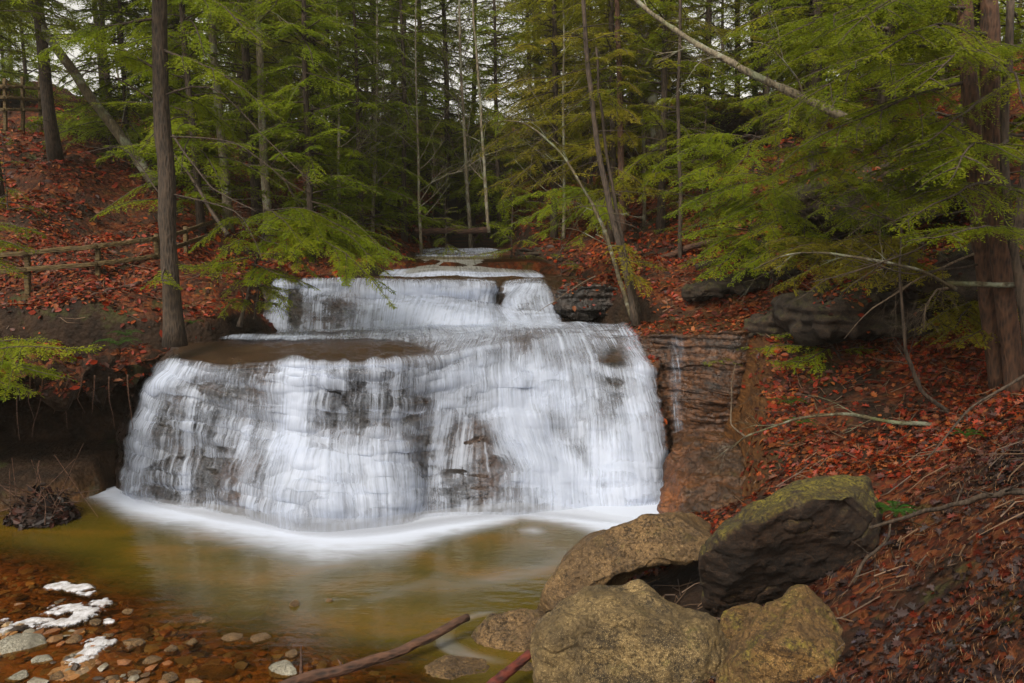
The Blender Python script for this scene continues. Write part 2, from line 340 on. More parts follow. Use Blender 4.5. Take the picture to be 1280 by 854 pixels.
HOLLOW = [(-13,14.6),(-9,14.2),(-7.8,14.8),(-7.0,16.0),(-7.2,16.9),(-9,17.0),(-13,16.8)]
CLIFF = [(2.6,17.8),(4.25,17.8),(4.45,16.2),(4.0,14.4),(3.7,13.3),(2.8,13.8)]
def bedz(x, y):
    """height of the pool bed: deep by the falls, shoaling to the near left"""
    sh = sstep(-1.7, 1.9, -.467*(x+8.5)-.885*(y-13.2))*.60
    r = sstep(1.2, 0, sdist(x, y, POOL)*-1)*.35
    return -.62+np.maximum(sh, r)+fbm(x*1.3, y*1.3, 0, 4, 5)*.07
def ground(x, y):
    z = rbf(x, y); x = np.asarray(x, float); y = np.asarray(y, float)
    z = z+fbm(x*.5, y*.5, 0, 5, 1)*.35*np.clip(np.hypot(x, y)/12, .5, 3)+fbm(x*2.4, y*2.4, 0, 4, 9)*.07
    wob = fbm(x*.8, y*.8, 0, 4, 3)*.3
    dp = sdist(x, y, POOL)+wob*.6
    zp = np.where(y < 16, bedz(x, y), -.6)
    z = np.where(dp < .8, z*sstep(-.05, .75, dp)+(1-sstep(-.05, .75, dp))*np.minimum(z, zp), z)
    dl = sdist(x, y, LEDGE)+wob*.25; m = 1-sstep(-.1, .35, dl); z = np.where(dl < .4, z*(1-m)+m*np.minimum(z, np.where(y > 16.2, 1.9, -.6)), z)
    dh = sdist(x, y, HOLLOW)+wob*.3; m = 1-sstep(-.1, .35, dh); z = np.where(dh < .5, z*(1-m)+m*np.minimum(z, .25+.25*(y-14.5)), z)
    dc = sdist(x, y, CLIFF)+wob*.15; m = 1-sstep(-.1, .75, dc); z = np.where(dc < .8, z*(1-m)+m*np.minimum(z, np.where(y > 16.9, 1.9, .1+.25*np.maximum(0, y-14))), z)
    du = sdist(x, y, UPPER)+wob*.25; m = 1-sstep(-.1, .6, du); up = np.where(y < 26, 3.0, 4.35+(y-27)*.035); z = np.where(du < .7, z*(1-m)+m*np.minimum(z, up), z)
    return z
def build_terrain():
    def axis(lo, hi, mid, a, n):   # dense near mid, sparse far away
        k = lambda v: np.arcsinh((v-mid)/a); return mid+a*np.sinh(np.linspace(k(lo), k(hi), n))
    X = axis(-220, 220, 0, 9, 620); Y = axis(-120, 300, 13, 7, 640)
    gx, gy = np.meshgrid(X, Y, indexing='ij'); z = ground(gx, gy)
    bed = (1-sstep(-.3, .35, sdist(gx, gy, POOL)))*sstep(.75, .25, z)
    mb = MB(); mb.add(np.stack([gx, gy, z], -1), grid_faces(len(X), len(Y))[:, ::-1])
    o = mb.build('hillside', M['ground'], attrs=dict(bare=np.maximum(1-sstep(.3, .9, sdist(gx, gy, HOLLOW)), 1-sstep(0, .6, sdist(gx, gy, [(.6, 8.6), (2.7, 8.6), (2.7, 10.9), (.8, 10.9)]))), bed=bed, iron=(1-sstep(.2, 1.1, sdist(gx, gy, CLIFF)))*sstep(-.2, .1, z))); tag(o, 'wooded ravine banks covered in rust red fallen leaves', 'ground', kind='structure')  # bare masks the recesses whose shade is put into the ground colour
build_terrain()
# ------------------------------------------------------------------ bedrock steps and falling water
def interp_cols(cols, ns, nt, tw=None):
    C = np.array(cols); nc, K, _ = C.shape
    d = np.concatenate([[0], np.cumsum(np.linalg.norm(np.diff(C, axis=0), axis=2).mean(1))]); s = np.linspace(0, d[-1], ns)
    i = np.clip(np.searchsorted(d, s, 'right')-1, 0, nc-2); f = (s-d[i])/(d[i+1]-d[i])
    tan = np.gradient(C, d, axis=0)*.8
    h = (d[i+1]-d[i])[:, None, None]; f = f[:, None, None]
    A = (2*f**3-3*f**2+1)*C[i]+(f**3-2*f**2+f)*h*tan[i]+(-2*f**3+3*f**2)*C[i+1]+(f**3-f**2)*h*tan[i+1]
    L = np.concatenate([[0], np.cumsum(np.linalg.norm(np.diff(C, axis=1), axis=2).mean(0))]); t = np.linspace(0, L[-1], nt)
    j = np.clip(np.searchsorted(L, t, 'right')-1, 0, K-2); g = ((t-L[j])/(L[j+1]-L[j]))[None, :, None]
    P = A[:, j]*(1-g)+A[:, j+1]*g
    return P, s, t
def smooth_t(P, n):
    for _ in range(n):
        Q = P.copy(); Q[:, 1:-1] = .25*P[:, :-2]+.5*P[:, 1:-1]+.25*P[:, 2:]; P = Q
    return P
def normals(P):
    n = np.cross(np.gradient(P, axis=0), np.gradient(P, axis=1)); n /= np.linalg.norm(n, axis=2)[..., None]+1e-9
    return -n if n[..., 1].mean() > 0 else n
def strata(P, N, th, amp, seed, block=.8, warp=.34):
    x, y, z = P[..., 0], P[..., 1], P[..., 2]
    zc = (z+fbm(x*.45, y*.45, 0, 3, seed)*warp+fbm(x*2.2, z*1.5, 0, 3, seed+2)*.07)/th; li = np.floor(zc); fr = zc-li
    def off(l):
        xb = x/block+_h(l, l*0, l*0, seed+3)*7+vn(x*3, l, 0, seed)*.12; xi = np.floor(xb); xf = sstep(.0, .12, xb-xi)
        hb = _h(xi, l, l*0, seed+5)*xf+_h(xi-1, l, l*0, seed+5)*(1-xf)
        return _h(l, l*0, l*0, seed+1)*.65+hb*.5
    e = sstep(.0, .16, fr); d = off(li)*e+off(li-1)*(1-e)
    d = d-.12*(1-sstep(0, .08, np.abs(fr-.03)))
    return d*amp
FALLROCKS = {}; BULGES = dict(lower_falls=[(405,625,62,62,.50),(480,610,38,50,.30),(300,600,40,40,.25),(225,580,30,50,.2),(590,560,45,70,.30,-15),(640,610,40,40,.22),(700,560,22,90,-.18,-32),(770,560,28,70,.22,-20),(530,600,14,60,-.16),(560,480,40,14,.14),(250,500,40,16,.14),(690,470,70,12,.15),(345,560,12,60,-.12),(790,620,30,30,.2)],
 middle_falls=[(520,395,50,12,.25),(420,390,30,16,.2),(590,400,30,12,.2),(655,380,20,14,.2)])
DENTS = dict(lower_falls=[(440,508,70,36,.42),(590,600,60,40,.12),(270,560,60,40,.15)])
def falls(name, cols, wcols, ns, nt, th, amp, dens, label, seed, base=.7, uvo=0., wlabel='', block=.8, layers=2):
    P, s, t = interp_cols(cols, ns, nt); P = smooth_t(P, 9); N = normals(P); qx, qy = proj(P); mac = np.zeros(qx.shape)
    for (cx, cy, rx, ry, a, *rot) in BULGES.get(name, ()):
        r_ = R(rot[0]) if rot else 0.; dx, dy = qx-cx, qy-cy; ux, uy = dx*math.cos(r_)+dy*math.sin(r_), -dx*math.sin(r_)+dy*math.cos(r_); mac += a*np.exp(-(ux/rx)**2-(uy/ry)**2)
    st0 = 1-np.clip(N[..., 2], 0, 1)**2; mac += .16*fbm(P[..., 0]*.9, P[..., 1]*.9, P[..., 2]*1.1, 3, seed+31)*st0; mac = mac*.55+.17*fbm(P[..., 0]*.8, P[..., 1]*.3, P[..., 2]*2.7+P[..., 0]*.25, 3, seed+33)*st0*(P[..., 0] < 3.2); P = P+N*mac[..., None]; N = normals(P)
    steep = 1-np.clip(N[..., 2], 0, 1)**2
    st = strata(P, N, th, amp, seed, block)
    ir_ = sstep(2.5, 3.3, P[..., 0]); st = st*(1-.75*ir_)+ir_*strata(P, N, .085, .09, seed+50, .5, .05)
    st = st*(.42+.58*np.maximum(ir_, .25*(P[..., 2] < 0)))+amp*.23*(1-ir_); uw = 1
    d = (st-amp*.4)*(.12+steep)+fbm(P[..., 0]*2, P[..., 1]*2, P[..., 2]*2, 5, seed)*.07
    dr = d; qx, qy = proj(P)
    for (cx, cy, rx, ry, a) in DENTS.get(name, ()): d = d-a*np.exp(-(np.abs(qx-cx)/rx)**3-(np.abs(qy-cy)/ry)**3)
    Rk = P+N*d[..., None]
    mb = MB(); mb.add(Rk, grid_faces(ns, nt)); ro = mb.build(name+'_bedrock', M['bedrock'], attrs=dict(iron=sstep(2.2, 3.2, Rk[..., 0]).ravel())); FALLROCKS[name] = (Rk, N)
    tag(ro, label, 'bedrock', kind='structure')
    ok = len(wcols); Pf = P; cut = int(ns*.0)
    C_ = np.array(cols); dd = np.concatenate([[0], np.cumsum(np.linalg.norm(np.diff(C_, axis=0), axis=2).mean(1))]); nk = int(round(ns*dd[ok-1]/dd[-1])); P = P[:nk]; s = s[:nk]; N = N[:nk]; dr = dr[:nk]; ns = nk
    steepw = 1-np.clip(N[..., 2], 0, 1)**2
    px, py = proj(P)
    mb = MB(); allD = []; allU = []; fac = grid_faces(ns, nt)
    for l in range(layers):
        # the sheet rides over the ledges: soft version of the same strata
        k = np.clip((strata(P, N, th, amp*.42, seed, block)-amp*.16), -amp, amp); k = smooth_t(k[..., None], 24)[..., 0]; k = smooth_t(np.swapaxes(k[..., None], 0, 1), 14)[..., 0].T
        rel = k*.4*steepw+.03+.06*l*steepw+.03*fbm(s[:, None]*5+t[None]*0, t[None]*.8+s[:, None]*0, l*9., 3, seed+20+l)
        rel = np.maximum(rel, dr[:ns]+.06+.03*l); rel = smooth_t(rel[..., None], 16)[..., 0]; rel = smooth_t(rel.T[..., None], 16)[..., 0].T
        rel[3:-3] = np.maximum.reduce([rel[i:rel.shape[0]-6+i]-abs(i-3)*.004 for i in range(7)]); rel[:, 3:-3] = np.maximum.reduce([rel[:, i:rel.shape[1]-6+i]-abs(i-3)*.004 for i in range(7)])
        W = P+N*rel[..., None]
        dn = np.full(px.shape, base)
        for (cx, cy, rx, ry, a, *rot) in dens:
            r_ = R(rot[0]) if rot else 0.; dx, dy = px-cx, py-cy
            ux, uy = dx*math.cos(r_)+dy*math.sin(r_), -dx*math.sin(r_)+dy*math.cos(r_)
            dn = dn+a*np.exp(-(ux/rx)**2-(uy/ry)**2)
        shelf = np.gradient(k+mac[:ns], axis=1); dn = dn+np.clip(-shelf*22, -.26, .30)*steepw+.30*fbm(P[..., 0]*1.4+t[None]*.25, t[None]*.7, 3., 4, seed+60)*steepw
        if name == 'lower_falls': dn = np.where((steepw > .55) & (px < 828), np.maximum(dn, .10), dn)
        dn = dn-.10*l
        e = np.minimum(sstep(0, .10, s/s[-1]), sstep(0, .05, 1-s/s[-1]))[:, None]
        dn = dn*e-(1-e)*.3
        wd = sstep(-.05, .10, P[..., 2]-WZ[name]) if name in WZ else 1
        mb.add(W, fac); allD.append(np.clip(dn*wd, 0, 1.6).ravel())
        uu_ = np.broadcast_to(s[:, None]+l*31.7+uvo, px.shape)+0.
        for (cx, cy, rx, ry, kx) in FANS.get(name, ()): g = np.exp(-((px-cx)/rx)**2)*sstep(cy-ry, cy+ry, py); uu_ -= kx*(px-cx)/rx*g
        allU.append(np.stack([uu_.ravel(), np.broadcast_to(t[None]+l*11.3, px.shape).ravel()], 1))
    wo = mb.build(name+'_water', M['water'], attrs=dict(dens=np.concatenate(allD)), uv=np.vstack(allU)); tag(wo, wlabel, 'waterfall', kind='structure')
    return Rk
WZ = {}; FANS = dict(lower_falls=[(405,600,80,60,.55),(240,500,50,70,-.25),(600,540,70,60,.4),(700,560,60,60,-.35)])
def A(*l): return [at(*q) for q in l]
low_r = [
 A((225,424,17.8),(214,434,17.2),(196,452,16.9),(168,490,16.7),(150,540,16.6),(140,590,16.5),(128,660,16.3)),
 A((238,422,18.2),(228,434,16.9),(222,452,16.1),(196,482,15.9),(180,530,15.8),(170,585,15.7),(158,655,15.4)),
 A((300,419,19.2),(285,434,16.9),(284,461,15.3),(280,480,15.4),(272,530,15.4),(264,590,15.2),(262,665,14.9)),
 A((380,415,19.6),(375,430,17.1),(372,457,15.0),(372,470,15.3),(372,538,15.6),(370,570,14.9),(370,685,14.0)),
 A((490,412,19.8),(485,429,17.3),(495,457,15.1),(495,474,15.4),(490,538,15.6),(482,580,14.9),(480,685,14.0)),
 A((550,410,20),(560,426,17.6),(545,452,15.8),(545,475,15.7),(545,540,15.4),(540,600,15.0),(540,675,14.3)),
 A((640,408,20.2),(640,418,18.5),(640,432,17.2),(640,465,16.6),(640,530,16.0),(650,590,15.3),(650,665,14.6)),
 A((700,407,20),(715,414,18.8),(720,424,18),(730,450,17.3),(740,520,16.5),(750,580,15.8),(755,668,14.7)),
 A((770,408,19),(775,416,18.2),(782,426,17.8),(800,460,17.1),(812,520,16.5),(820,580,15.9),(822,665,14.8)),
 A((800,404,19),(808,410,17.8),(815,419,17.3),(830,455,17.15),(835,500,17.1),(838,545,16.9),(835,670,14.4)),
 A((860,398,18.6),(860,406,17.5),(864,418,16.9),(868,455,16.8),(868,500,16.75),(870,538,16.8),(868,670,13.9)),
 A((930,393,18.2),(925,402,17.1),(925,413,16.5),(922,450,16.4),(920,500,16.4),(920,540,16.5),(925,670,13.2)),
 A((1000,400,19),(985,408,18),(985,420,17.2),(980,450,17.1),(970,500,17),(965,545,17),(985,660,14.4))]
low_r[3] = A((380,415,19.6),(375,430,17.0),(372,455,14.95),(372,468,14.85),(372,538,14.75),(370,570,14.5),(370,685,13.9))
low_r[4] = A((490,412,19.8),(485,429,17.2),(495,455,15.05),(495,472,14.95),(490,538,14.85),(482,580,14.65),(480,685,13.9))
low_w = low_r[:10]; WZ['lower_falls'] = -.15
falls('lower_falls', low_r, low_w, 640, 440, .24, .30, [
 (365,440,165,12,-1.2),(250,440,60,14,-.9),(360,416,150,8,-.3),(500,409,140,4,.3),(610,418,110,8,.22),(330,425,95,2.5,.75),(690,418,60,5,-.25),(640,425,50,7,-.15),(580,440,60,16,.25),(655,432,20,20,-.2),
 (440,505,66,42,-.48),(372,500,17,62,1.2),(430,490,5,50,.4),(468,490,8,50,.55),(492,500,5,50,.3),(405,490,5,50,.25),
 (300,490,55,40,-.22),(215,460,40,14,.35),(185,520,16,90,.55,10),(205,470,30,20,.4),
 (270,590,60,50,-.30),(215,570,22,60,-.38),(235,600,8,60,.4),(312,580,10,60,.3),(290,535,12,30,.25),
 (405,600,55,50,.75),(345,570,10,40,.2),(480,590,26,50,.40),(450,570,30,16,.3),
 (595,600,48,46,-.36),(575,545,40,24,-.28),(560,500,50,20,-.10),(530,580,12,50,-.25),(515,620,24,30,.25),(545,480,50,18,.2),
 (655,500,100,32,.45),(650,540,22,60,.5,-22),(700,600,34,80,.9,-30),(725,570,9,60,-.5,-35),(680,470,120,10,.25),
 (770,470,24,60,-.38),(800,470,9,60,.2),(765,590,55,55,.6),(795,540,16,90,.25),(812,440,12,20,-.1),(845,500,18,130,-1.0)],
 'layered brown bedrock wall beneath and beside the lower waterfall', 3, .35, wlabel='wide silky white water of the lower waterfall')
mid_r = [
 A((322,346,24.4),(316,362,21.2),(312,380,21),(308,400,20.8),(300,432,20.4)),
 A((352,346,24.4),(345,357,21.0),(343,376,20.8),(338,396,20.5),(332,428,20.1)),
 A((405,346,24.4),(398,352,21.2),(396,373,21.1),(395,396,20.6),(392,428,20.1)),
 A((492,346,24.4),(480,355,21.5),(480,377,21.3),(478,392,20.7),(475,425,19.7)),
 A((560,346,24.4),(560,355,22.0),(560,378,21.9),(555,390,21.0),(545,421,19.5)),
 A((612,346,24.4),(612,357,22.3),(610,381,22.2),(612,395,21.2),(615,418,19.7)),
 A((632,346,24.4),(627,358,22.8),(622,382,22.6),(628,397,21.5),(640,415,20)),
 A((662,346,24.4),(660,357,22.2),(650,376,21.7),(655,395,21.1),(662,413,20.2)),
 A((705,346,24.4),(694,359,22.2),(700,376,21.7),(706,395,21.2),(712,411,20.5)),
 A((760,346,24.4),(735,360,22.4),(738,380,22.2),(742,396,21.9),(748,414,21.2))]
WZ['middle_falls'] = 2.0
falls('middle_falls', mid_r, mid_r[:-1], 480, 200, .13, .14, [
 (500,342,260,9,-.95),(625,345,60,8,-.2),(525,366,85,9,.5),(520,395,80,18,.75),(600,405,50,10,.4),(350,385,9,45,.4),(368,385,9,35,-.75),(425,392,50,26,-.5),(400,362,28,10,.3),
 (625,370,9,16,-.8),(690,358,14,8,-.4),(655,385,14,12,-.3),(700,390,20,20,.25),(560,345,200,5,-.3),(330,350,14,60,-.5)],
 'thin bedded rock steps behind the middle cascade', 8, .42, wlabel='veil of white water over the middle rock steps', block=.6)
top_r = [
 A((475,316,33),(478,326,28.5),(462,340,26.2),(450,353,24.9)),
 A((515,314,33),(515,324,28.5),(500,338,26.3),(485,352,24.6)),
 A((560,313,33),(560,322,28.5),(560,335,26.2),(560,352,24.2)),
 A((600,313,33),(605,323,28.5),(612,337,26.2),(620,352,24.3)),
 A((640,315,33),(650,330,28),(670,340,26.4),(690,352,24.6)),
 A((690,320,32),(705,335,27.5),(715,343,26.5),(740,353,24.8))]
falls('top_cascade', top_r, top_r[:-1], 240, 110, .10, .12, [(560,320,100,4,-.5),(650,335,30,8,-.2),(560,336,60,12,.3)], 'low rock sill at the head of the stream', 14, .62, wlabel='small foaming cascade at the top of the stream', block=.5)
# thin sheet of water over the ledge and the upper pool
def film(name, pts, z0, label, slopez=0.):
    P = np.array(pts); mb = MB(); n = len(P); c = P.mean(0)
    V = [np.r_[c, z0]]+[np.r_[p, z0] for p in P]; mb.add(V, f3=[(0, 1+i, 1+(i+1) % n) for i in range(n)])
    o = mb.build(name, M['film']); tag(o, label, 'stream', kind='structure')
t = NT('stream_film'); p_ = t.pos()
nb_ = t.bump(t.noise(t.vscale(p_, (1.2, 3, 1)), 2.5, 4, .6), .5, .05)
M['film'] = t.done(t.n('MixShader', None, _0=.35, _1=t.n('BsdfTransparent', None, Color=(.7, .62, .45, 1)).outputs[0], _2=t.bsdf(Base__Color=(.05, .035, .012, 1), Roughness=.12, Normal=nb_)).outputs[0])
film('stream', [(-3.6,24.8),(-3.4,28.5),(-3.2,40),(-4,60),(-2,60),(-.8,40),(.6,28.5),(1.4,25.2)], 4.45, 'narrow stream running back under the trees')

# ------------------------------------------------------------------ pool
def build_pool():
    X = np.linspace(-15, 4.6, 420); Y = np.linspace(4.4, 17.4, 300); gx, gy = np.meshgrid(X, Y, indexing='ij')
    bz = bedz(gx, gy); depth = np.clip(-bz, 0, 1)
    px, py = proj(np.stack([gx, gy, gx*0], -1))
    murk = sstep(.12, .52, depth+fbm(gx*.9, gy*.9, 0, 4, 44)*.10)*.88
    base = np.interp(px, [60,120,180,260,330,400,480,560,600,650,700,760,800,850], [612,622,640,652,662,676,674,664,656,648,652,662,672,690])
    wid = np.interp(px, [60,120,200,260,330,400,480,560,600,650,700,760,800,830,870], [4,14,20,22,26,28,25,20,13,8,10,15,20,14,2])*(1+.35*fbm(gx*.9, gy*.3, 0, 3, 71))
    foam = np.exp(-(np.maximum(py-base+8, 0)/wid)**1.5)*1.0*sstep(60, 170, px)
    def streak(pts, w, a):
        nonlocal foam
        pts = np.array([atz(*q, 0)[:2] for q in pts]); d = np.full(gx.shape, 1e9); tt = np.zeros(gx.shape); n = len(pts)-1
        for i in range(n):
            e = pts[i+1]-pts[i]; u = np.clip(((gx-pts[i, 0])*e[0]+(gy-pts[i, 1])*e[1])/(e@e), 0, 1); q = np.hypot(gx-pts[i, 0]-u*e[0], gy-pts[i, 1]-u*e[1])
            m = q < d; d = np.where(m, q, d); tt = np.where(m, (i+u)/n, tt)
        foam = foam+a*.6*np.exp(-(d/(w*1.5))**2)*np.sin(np.clip(tt, 0.02, .98)*math.pi)**.5
    streak([(645,664),(665,663),(680,668)], .13, .5)
    streak([(640,668),(680,680),(700,690),(690,705),(650,720),(600,728),(540,735),(470,752)], .22, .30)
    streak([(560,790),(572,776),(600,768),(625,765)], .06, .4); streak([(560,790),(563,806),(590,820),(640,830)], .08, .4); streak([(545,785),(550,808),(580,826)], .05, .3)
    streak([(600,700),(520,730),(430,760),(380,790)], .12, .16); streak([(480,790),(520,770),(560,757)], .1, .12)
    mb = MB(); mb.add(np.stack([gx, gy, gx*0], -1), grid_faces(len(X), len(Y))[:, ::-1])
    o = mb.build('pool', M['pool'], attrs=dict(murk=murk, foam=np.clip(foam, 0, 1.2))); tag(o, 'shallow olive plunge pool with white foam below the waterfall', 'pool', kind='structure')
build_pool()
# ------------------------------------------------------------------ rocks
def rock_mesh(pts, name, mat, vox=.03, rough=.05, seed=0, strat=0., smooth=2, carve=(), cuts=11):
    bm = bmesh.new()
    for p in pts: bm.verts.new(tuple(p))
    r = bmesh.ops.convex_hull(bm, input=bm.verts[:])
    bmesh.ops.delete(bm, geom=[v for v in bm.verts if not v.link_faces], context='VERTS')
    me = bpy.data.meshes.new('t'); bm.to_mesh(me); bm.free()
    o = bpy.data.objects.new('t', me); COL.objects.link(o)
    m = o.modifiers.new('r', 'REMESH'); m.mode = 'VOXEL'; m.voxel_size = vox
    m2 = o.modifiers.new('s', 'SMOOTH'); m2.iterations = smooth; m2.factor = .5
    dg = bpy.context.evaluated_depsgraph_get(); ev = o.evaluated_get(dg); em = ev.to_mesh()
    n = len(em.vertices); V = np.empty(n*3, np.float32); em.vertices.foreach_get('co', V); V = V.reshape(-1, 3).astype(float)
    Nn = np.empty(n*3, np.float32); em.vertices.foreach_get('normal', Nn); Nn = Nn.reshape(-1, 3)
    F = np.array([tuple(p.vertices) for p in em.polygons]); ev.to_mesh_clear(); bpy.data.objects.remove(o); bpy.data.meshes.remove(me)
    for c, r in carve:
        c = np.array(c); r = np.array(r); q = (V-c)/r; l = np.linalg.norm(q, axis=1); m = l < 1; V[m] = c+q[m]/np.maximum(l[m], .05)[:, None]*r
    rr_ = np.random.default_rng(seed+900); ext = np.ptp(V, axis=0).max()
    for _ in range(cuts):
        n_ = rr_.standard_normal(3); n_[2] = n_[2]*.8+.1; n_ /= np.linalg.norm(n_); hgt = V@n_; lim = hgt.max()-ext*rr_.uniform(.01, .05); m = hgt > lim; V[m] -= n_*((hgt[m]-lim)*.92)[:, None]
    size = np.ptp(V, axis=0).max(); k = 1.6/size; x, y, z = (V*k).T
    d = fbm(x*1.5, y*1.5, z*1.5, 3, seed)*1.1+(1-np.abs(fbm(x*2.6, y*2.6, z*2.6, 4, seed+7)))*1.3-1.+fbm(x*8, y*8, z*8, 4, seed+3)*.55+np.minimum(0, vn(x*13, y*13, z*13, seed+4)+.35)*.5-np.exp(-(fbm(x*1.7, y*1.7, z*1.7, 3, seed+40)/.012)**2)*.35
    d = d*rough/k
    if strat: 
        zc = (V[:, 2]+fbm(x, y, 0, 3, seed)*.05)/.09; li = np.floor(zc); e = sstep(0, .25, zc-li)
        d = d+strat*((_h(li, li*0, li*0, seed)*e+_h(li-1, li*0, li*0, seed)*(1-e))-.5)*(1-np.abs(Nn[:, 2]))
    V = V+Nn*d[:, None]
    mb = MB(); mb.add(V, F); return mb.build(name, mat)
def rock(pts, name, mat, label, cat, base=None, group=None, **k):
    pts = [at(*p) if len(p) == 3 and max(map(abs, p)) > 30 else np.array(p, float) for p in pts]
    o = rock_mesh(pts, name, mat, **k); P = np.array(pts); origin_to(o, (P[:, 0].mean(), P[:, 1].mean(), P[:, 2].min())); return tag(o, label, cat, group)
# leaning slab boulder
rock([(668,778,10.6),(672,745,10.3),(700,705,10.2),(745,672,10.3),(800,648,10.4),(850,642,10.5),(888,652,10.3),(892,690,10.0),(850,690,9.9),(790,705,9.9),(745,728,9.9),(690,768,10.0),
 (720,680,11.2),(850,640,11.4),(890,655,11.2),(700,720,11.2)], 'boulder', M['boulder'], 'long speckled brown boulder arching over a dark gap beside the pool', 'boulder', vox=.02, rough=.05, seed=2, strat=.015, carve=[(at(838,748,9.8), (.85,.75,.42))])
rock([(872,690,8.7),(900,660,8.7),(945,628,8.8),(1000,602,8.9),(1050,590,9.0),(1085,600,9.0),(1100,640,8.7),(1100,690,8.6),(1085,725,8.8),
 (885,745,8.9),(880,775,9.1),(1050,755,9.1),(950,780,9.2),(935,655,8.15),(1005,622,8.1),(1062,625,8.1),(885,705,8.35),(1092,655,8.3),(1000,598,9.7),(1080,600,9.7),(900,665,9.6),(1090,740,9.6),(900,780,9.7)],
 'boulder', M['mossy'], 'largest boulder, moss green on top with a dark overhanging face', 'boulder', vox=.02, rough=.055, seed=5, strat=.01)
rock([(664,795,8.1),(672,775,8.1),(700,750,8.2),(725,735,8.3),(748,731,8.3),(800,731,8.35),(848,752,8.2),(895,775,8.0),(915,800,7.9),(915,860,7.6),(900,950,7.6),(670,860,7.7),(690,960,7.7),
 (690,800,7.7),(760,765,7.75),(830,775,7.7),(880,800,7.6),(760,745,9.0),(880,780,8.8),(690,790,8.9),(780,950,7.3),(870,950,8.6),(700,950,8.6)],
 'boulder', M['grey'], 'grey lichen speckled boulder with a cracked face at the bottom of the bank', 'boulder', vox=.016, rough=.06, seed=11)
rock([(888,870,7.2),(900,820,7.3),(925,785,7.4),(960,755,7.5),(985,731,7.6),(1010,729,7.6),(1045,758,7.5),(1062,800,7.3),(1058,840,7.1),(1010,880,6.9),(900,960,7.0),(1000,960,6.8),
 (960,800,6.95),(1010,780,7.0),(1040,830,6.8),(1000,740,8.3),(1050,800,8.2),(920,800,8.2),(1060,960,7.8),(900,960,8)],
 'boulder', M['ochre'], 'ochre mossy pointed boulder in front of the overhanging one', 'boulder', vox=.016, rough=.065, seed=17)
rock([(893,790,7.9),(905,762,8.1),(940,752,8.2),(965,765,8.1),(960,800,7.9),(905,850,7.8),(960,850,7.8),(940,760,8.6),(900,800,8.6)], 'boulder', M['ochre'], 'small tan rock wedged between the grey and the ochre boulder', 'boulder', vox=.02, rough=.05, seed=23)
rock([(583,805,9.9),(590,788,9.9),(610,770,10),(650,762,10.1),(682,765,10),(690,800,9.8),(650,822,9.5),(600,818,9.6),(600,790,10.5),(680,775,10.6),(600,850,10),(680,850,10)],
 'rock', M['boulder'], 'dark wet rock in the eddy left of the boulders', 'rock', vox=.018, rough=.05, seed=31, strat=.02)
rock([(524,838,9.2),(530,826,9.3),(560,820,9.4),(600,823,9.4),(625,832,9.3),(618,846,9.0),(560,850,8.9),(530,848,9.0),(560,870,9.1),(610,870,9.2),(560,830,9.6)],
 'rock', M['boulder'], 'low flat rock between the two pieces of driftwood', 'rock', vox=.015, rough=.04, seed=37)
rock([(620,850,9),(650,820,9.3),(670,830,9.2),(672,880,8.8),(630,890,8.8),(660,840,9.6)], 'rock', M['boulder'], 'wet rock wedged under the grey boulder by the red stick', 'rock', vox=.018, rough=.05, seed=39)
# stones in the shallows: (px, py, w, h, material, label)
STONES = [(358,836,26,11,'pale','white veined flat stone beside the end of the driftwood'),(368,757,8,13,'pebble','upright tan stone standing in the pool'),(412,751,6,6,'pebble','small lone stone poking out of the pool'),
 (168,803,17,11,'pebble','tan stone edged with foam, right of the foam patches'),(240,803,9,8,'boulder','dark lump of stone in the brown shallows'),(214,812,10,9,'pebble','rounded orange stone left of the dark lump'),
 (268,836,32,9,'pebble','wide flat submerged slab in the shallows'),(190,826,14,7,'pebble','flat tan stone near the lower foam patch'),(52,826,16,9,'pale','pale buff stone beside the grey white slab'),(28,806,34,20,'pale','large grey white slab at the lower left edge'),
 (92,800,14,9,'pebble','orange brown stone poking through the foam'),(135,795,8,6,'pebble','small ochre stone on the edge of the foam'),(326,798,16,7,'pebble','flat orange stone near the pool edge'),(365,818,10,8,'pebble','brown stone above the white veined stone'),
 (290,797,16,6,'pebble','thin brown slab awash in the shallows'),(142,848,14,8,'pebble','buff stone at the bottom edge below the foam'),(212,848,14,8,'pebble','bright tan stone at the bottom edge'),(168,841,10,6,'pebble','rust coloured stone near the bottom edge'),(76,752,9,5,'boulder','dark stone between the upper foam patches'),
 (312,757,34,8,'boulder','greenish flat stone just under the pool surface'),(118,778,10,5,'boulder','dark pebble showing through the foam'),(20,845,18,8,'pale','pale stone in the very corner by the shallows'),(72,845,12,7,'pebble','brown stone in the corner near the pale ones'),
 (250,836,12,6,'pebble','round tan stone touching the submerged slab'),(300,820,10,5,'pebble','dull orange stone above the submerged slab'),(160,765,10,5,'pebble','small tan stone right of the middle foam'),(255,775,12,5,'pebble','flat brown stone halfway into the shallows')]
for i, (px, py, w, h, m, lab) in enumerate(STONES):
    c = atz(px, py, .0); k = c[1]/1000; rx = w*k; rz = max(h*k*.75, .03); ry = rx*random.uniform(.7, 1.1); rnd = random.Random(i)
    sub = 'submerged' in lab or 'under' in lab
    pts = []
    for _ in range(16):
        a = rnd.uniform(0, 6.283); e = rnd.uniform(-1, 1); q = math.sqrt(1-e*e)**.6
        pts.append((c[0]+math.cos(a)*q*rx, c[1]+math.sin(a)*q*ry, e*rz-(rz*1.0 if sub else .1*rz)))
    o = rock_mesh([np.array(p) for p in pts], 'stone', M[m], vox=max(rx/16, .008), rough=.05, seed=50+i); origin_to(o, c); tag(o, lab, 'stone', 'stones in the shallows of the pool')
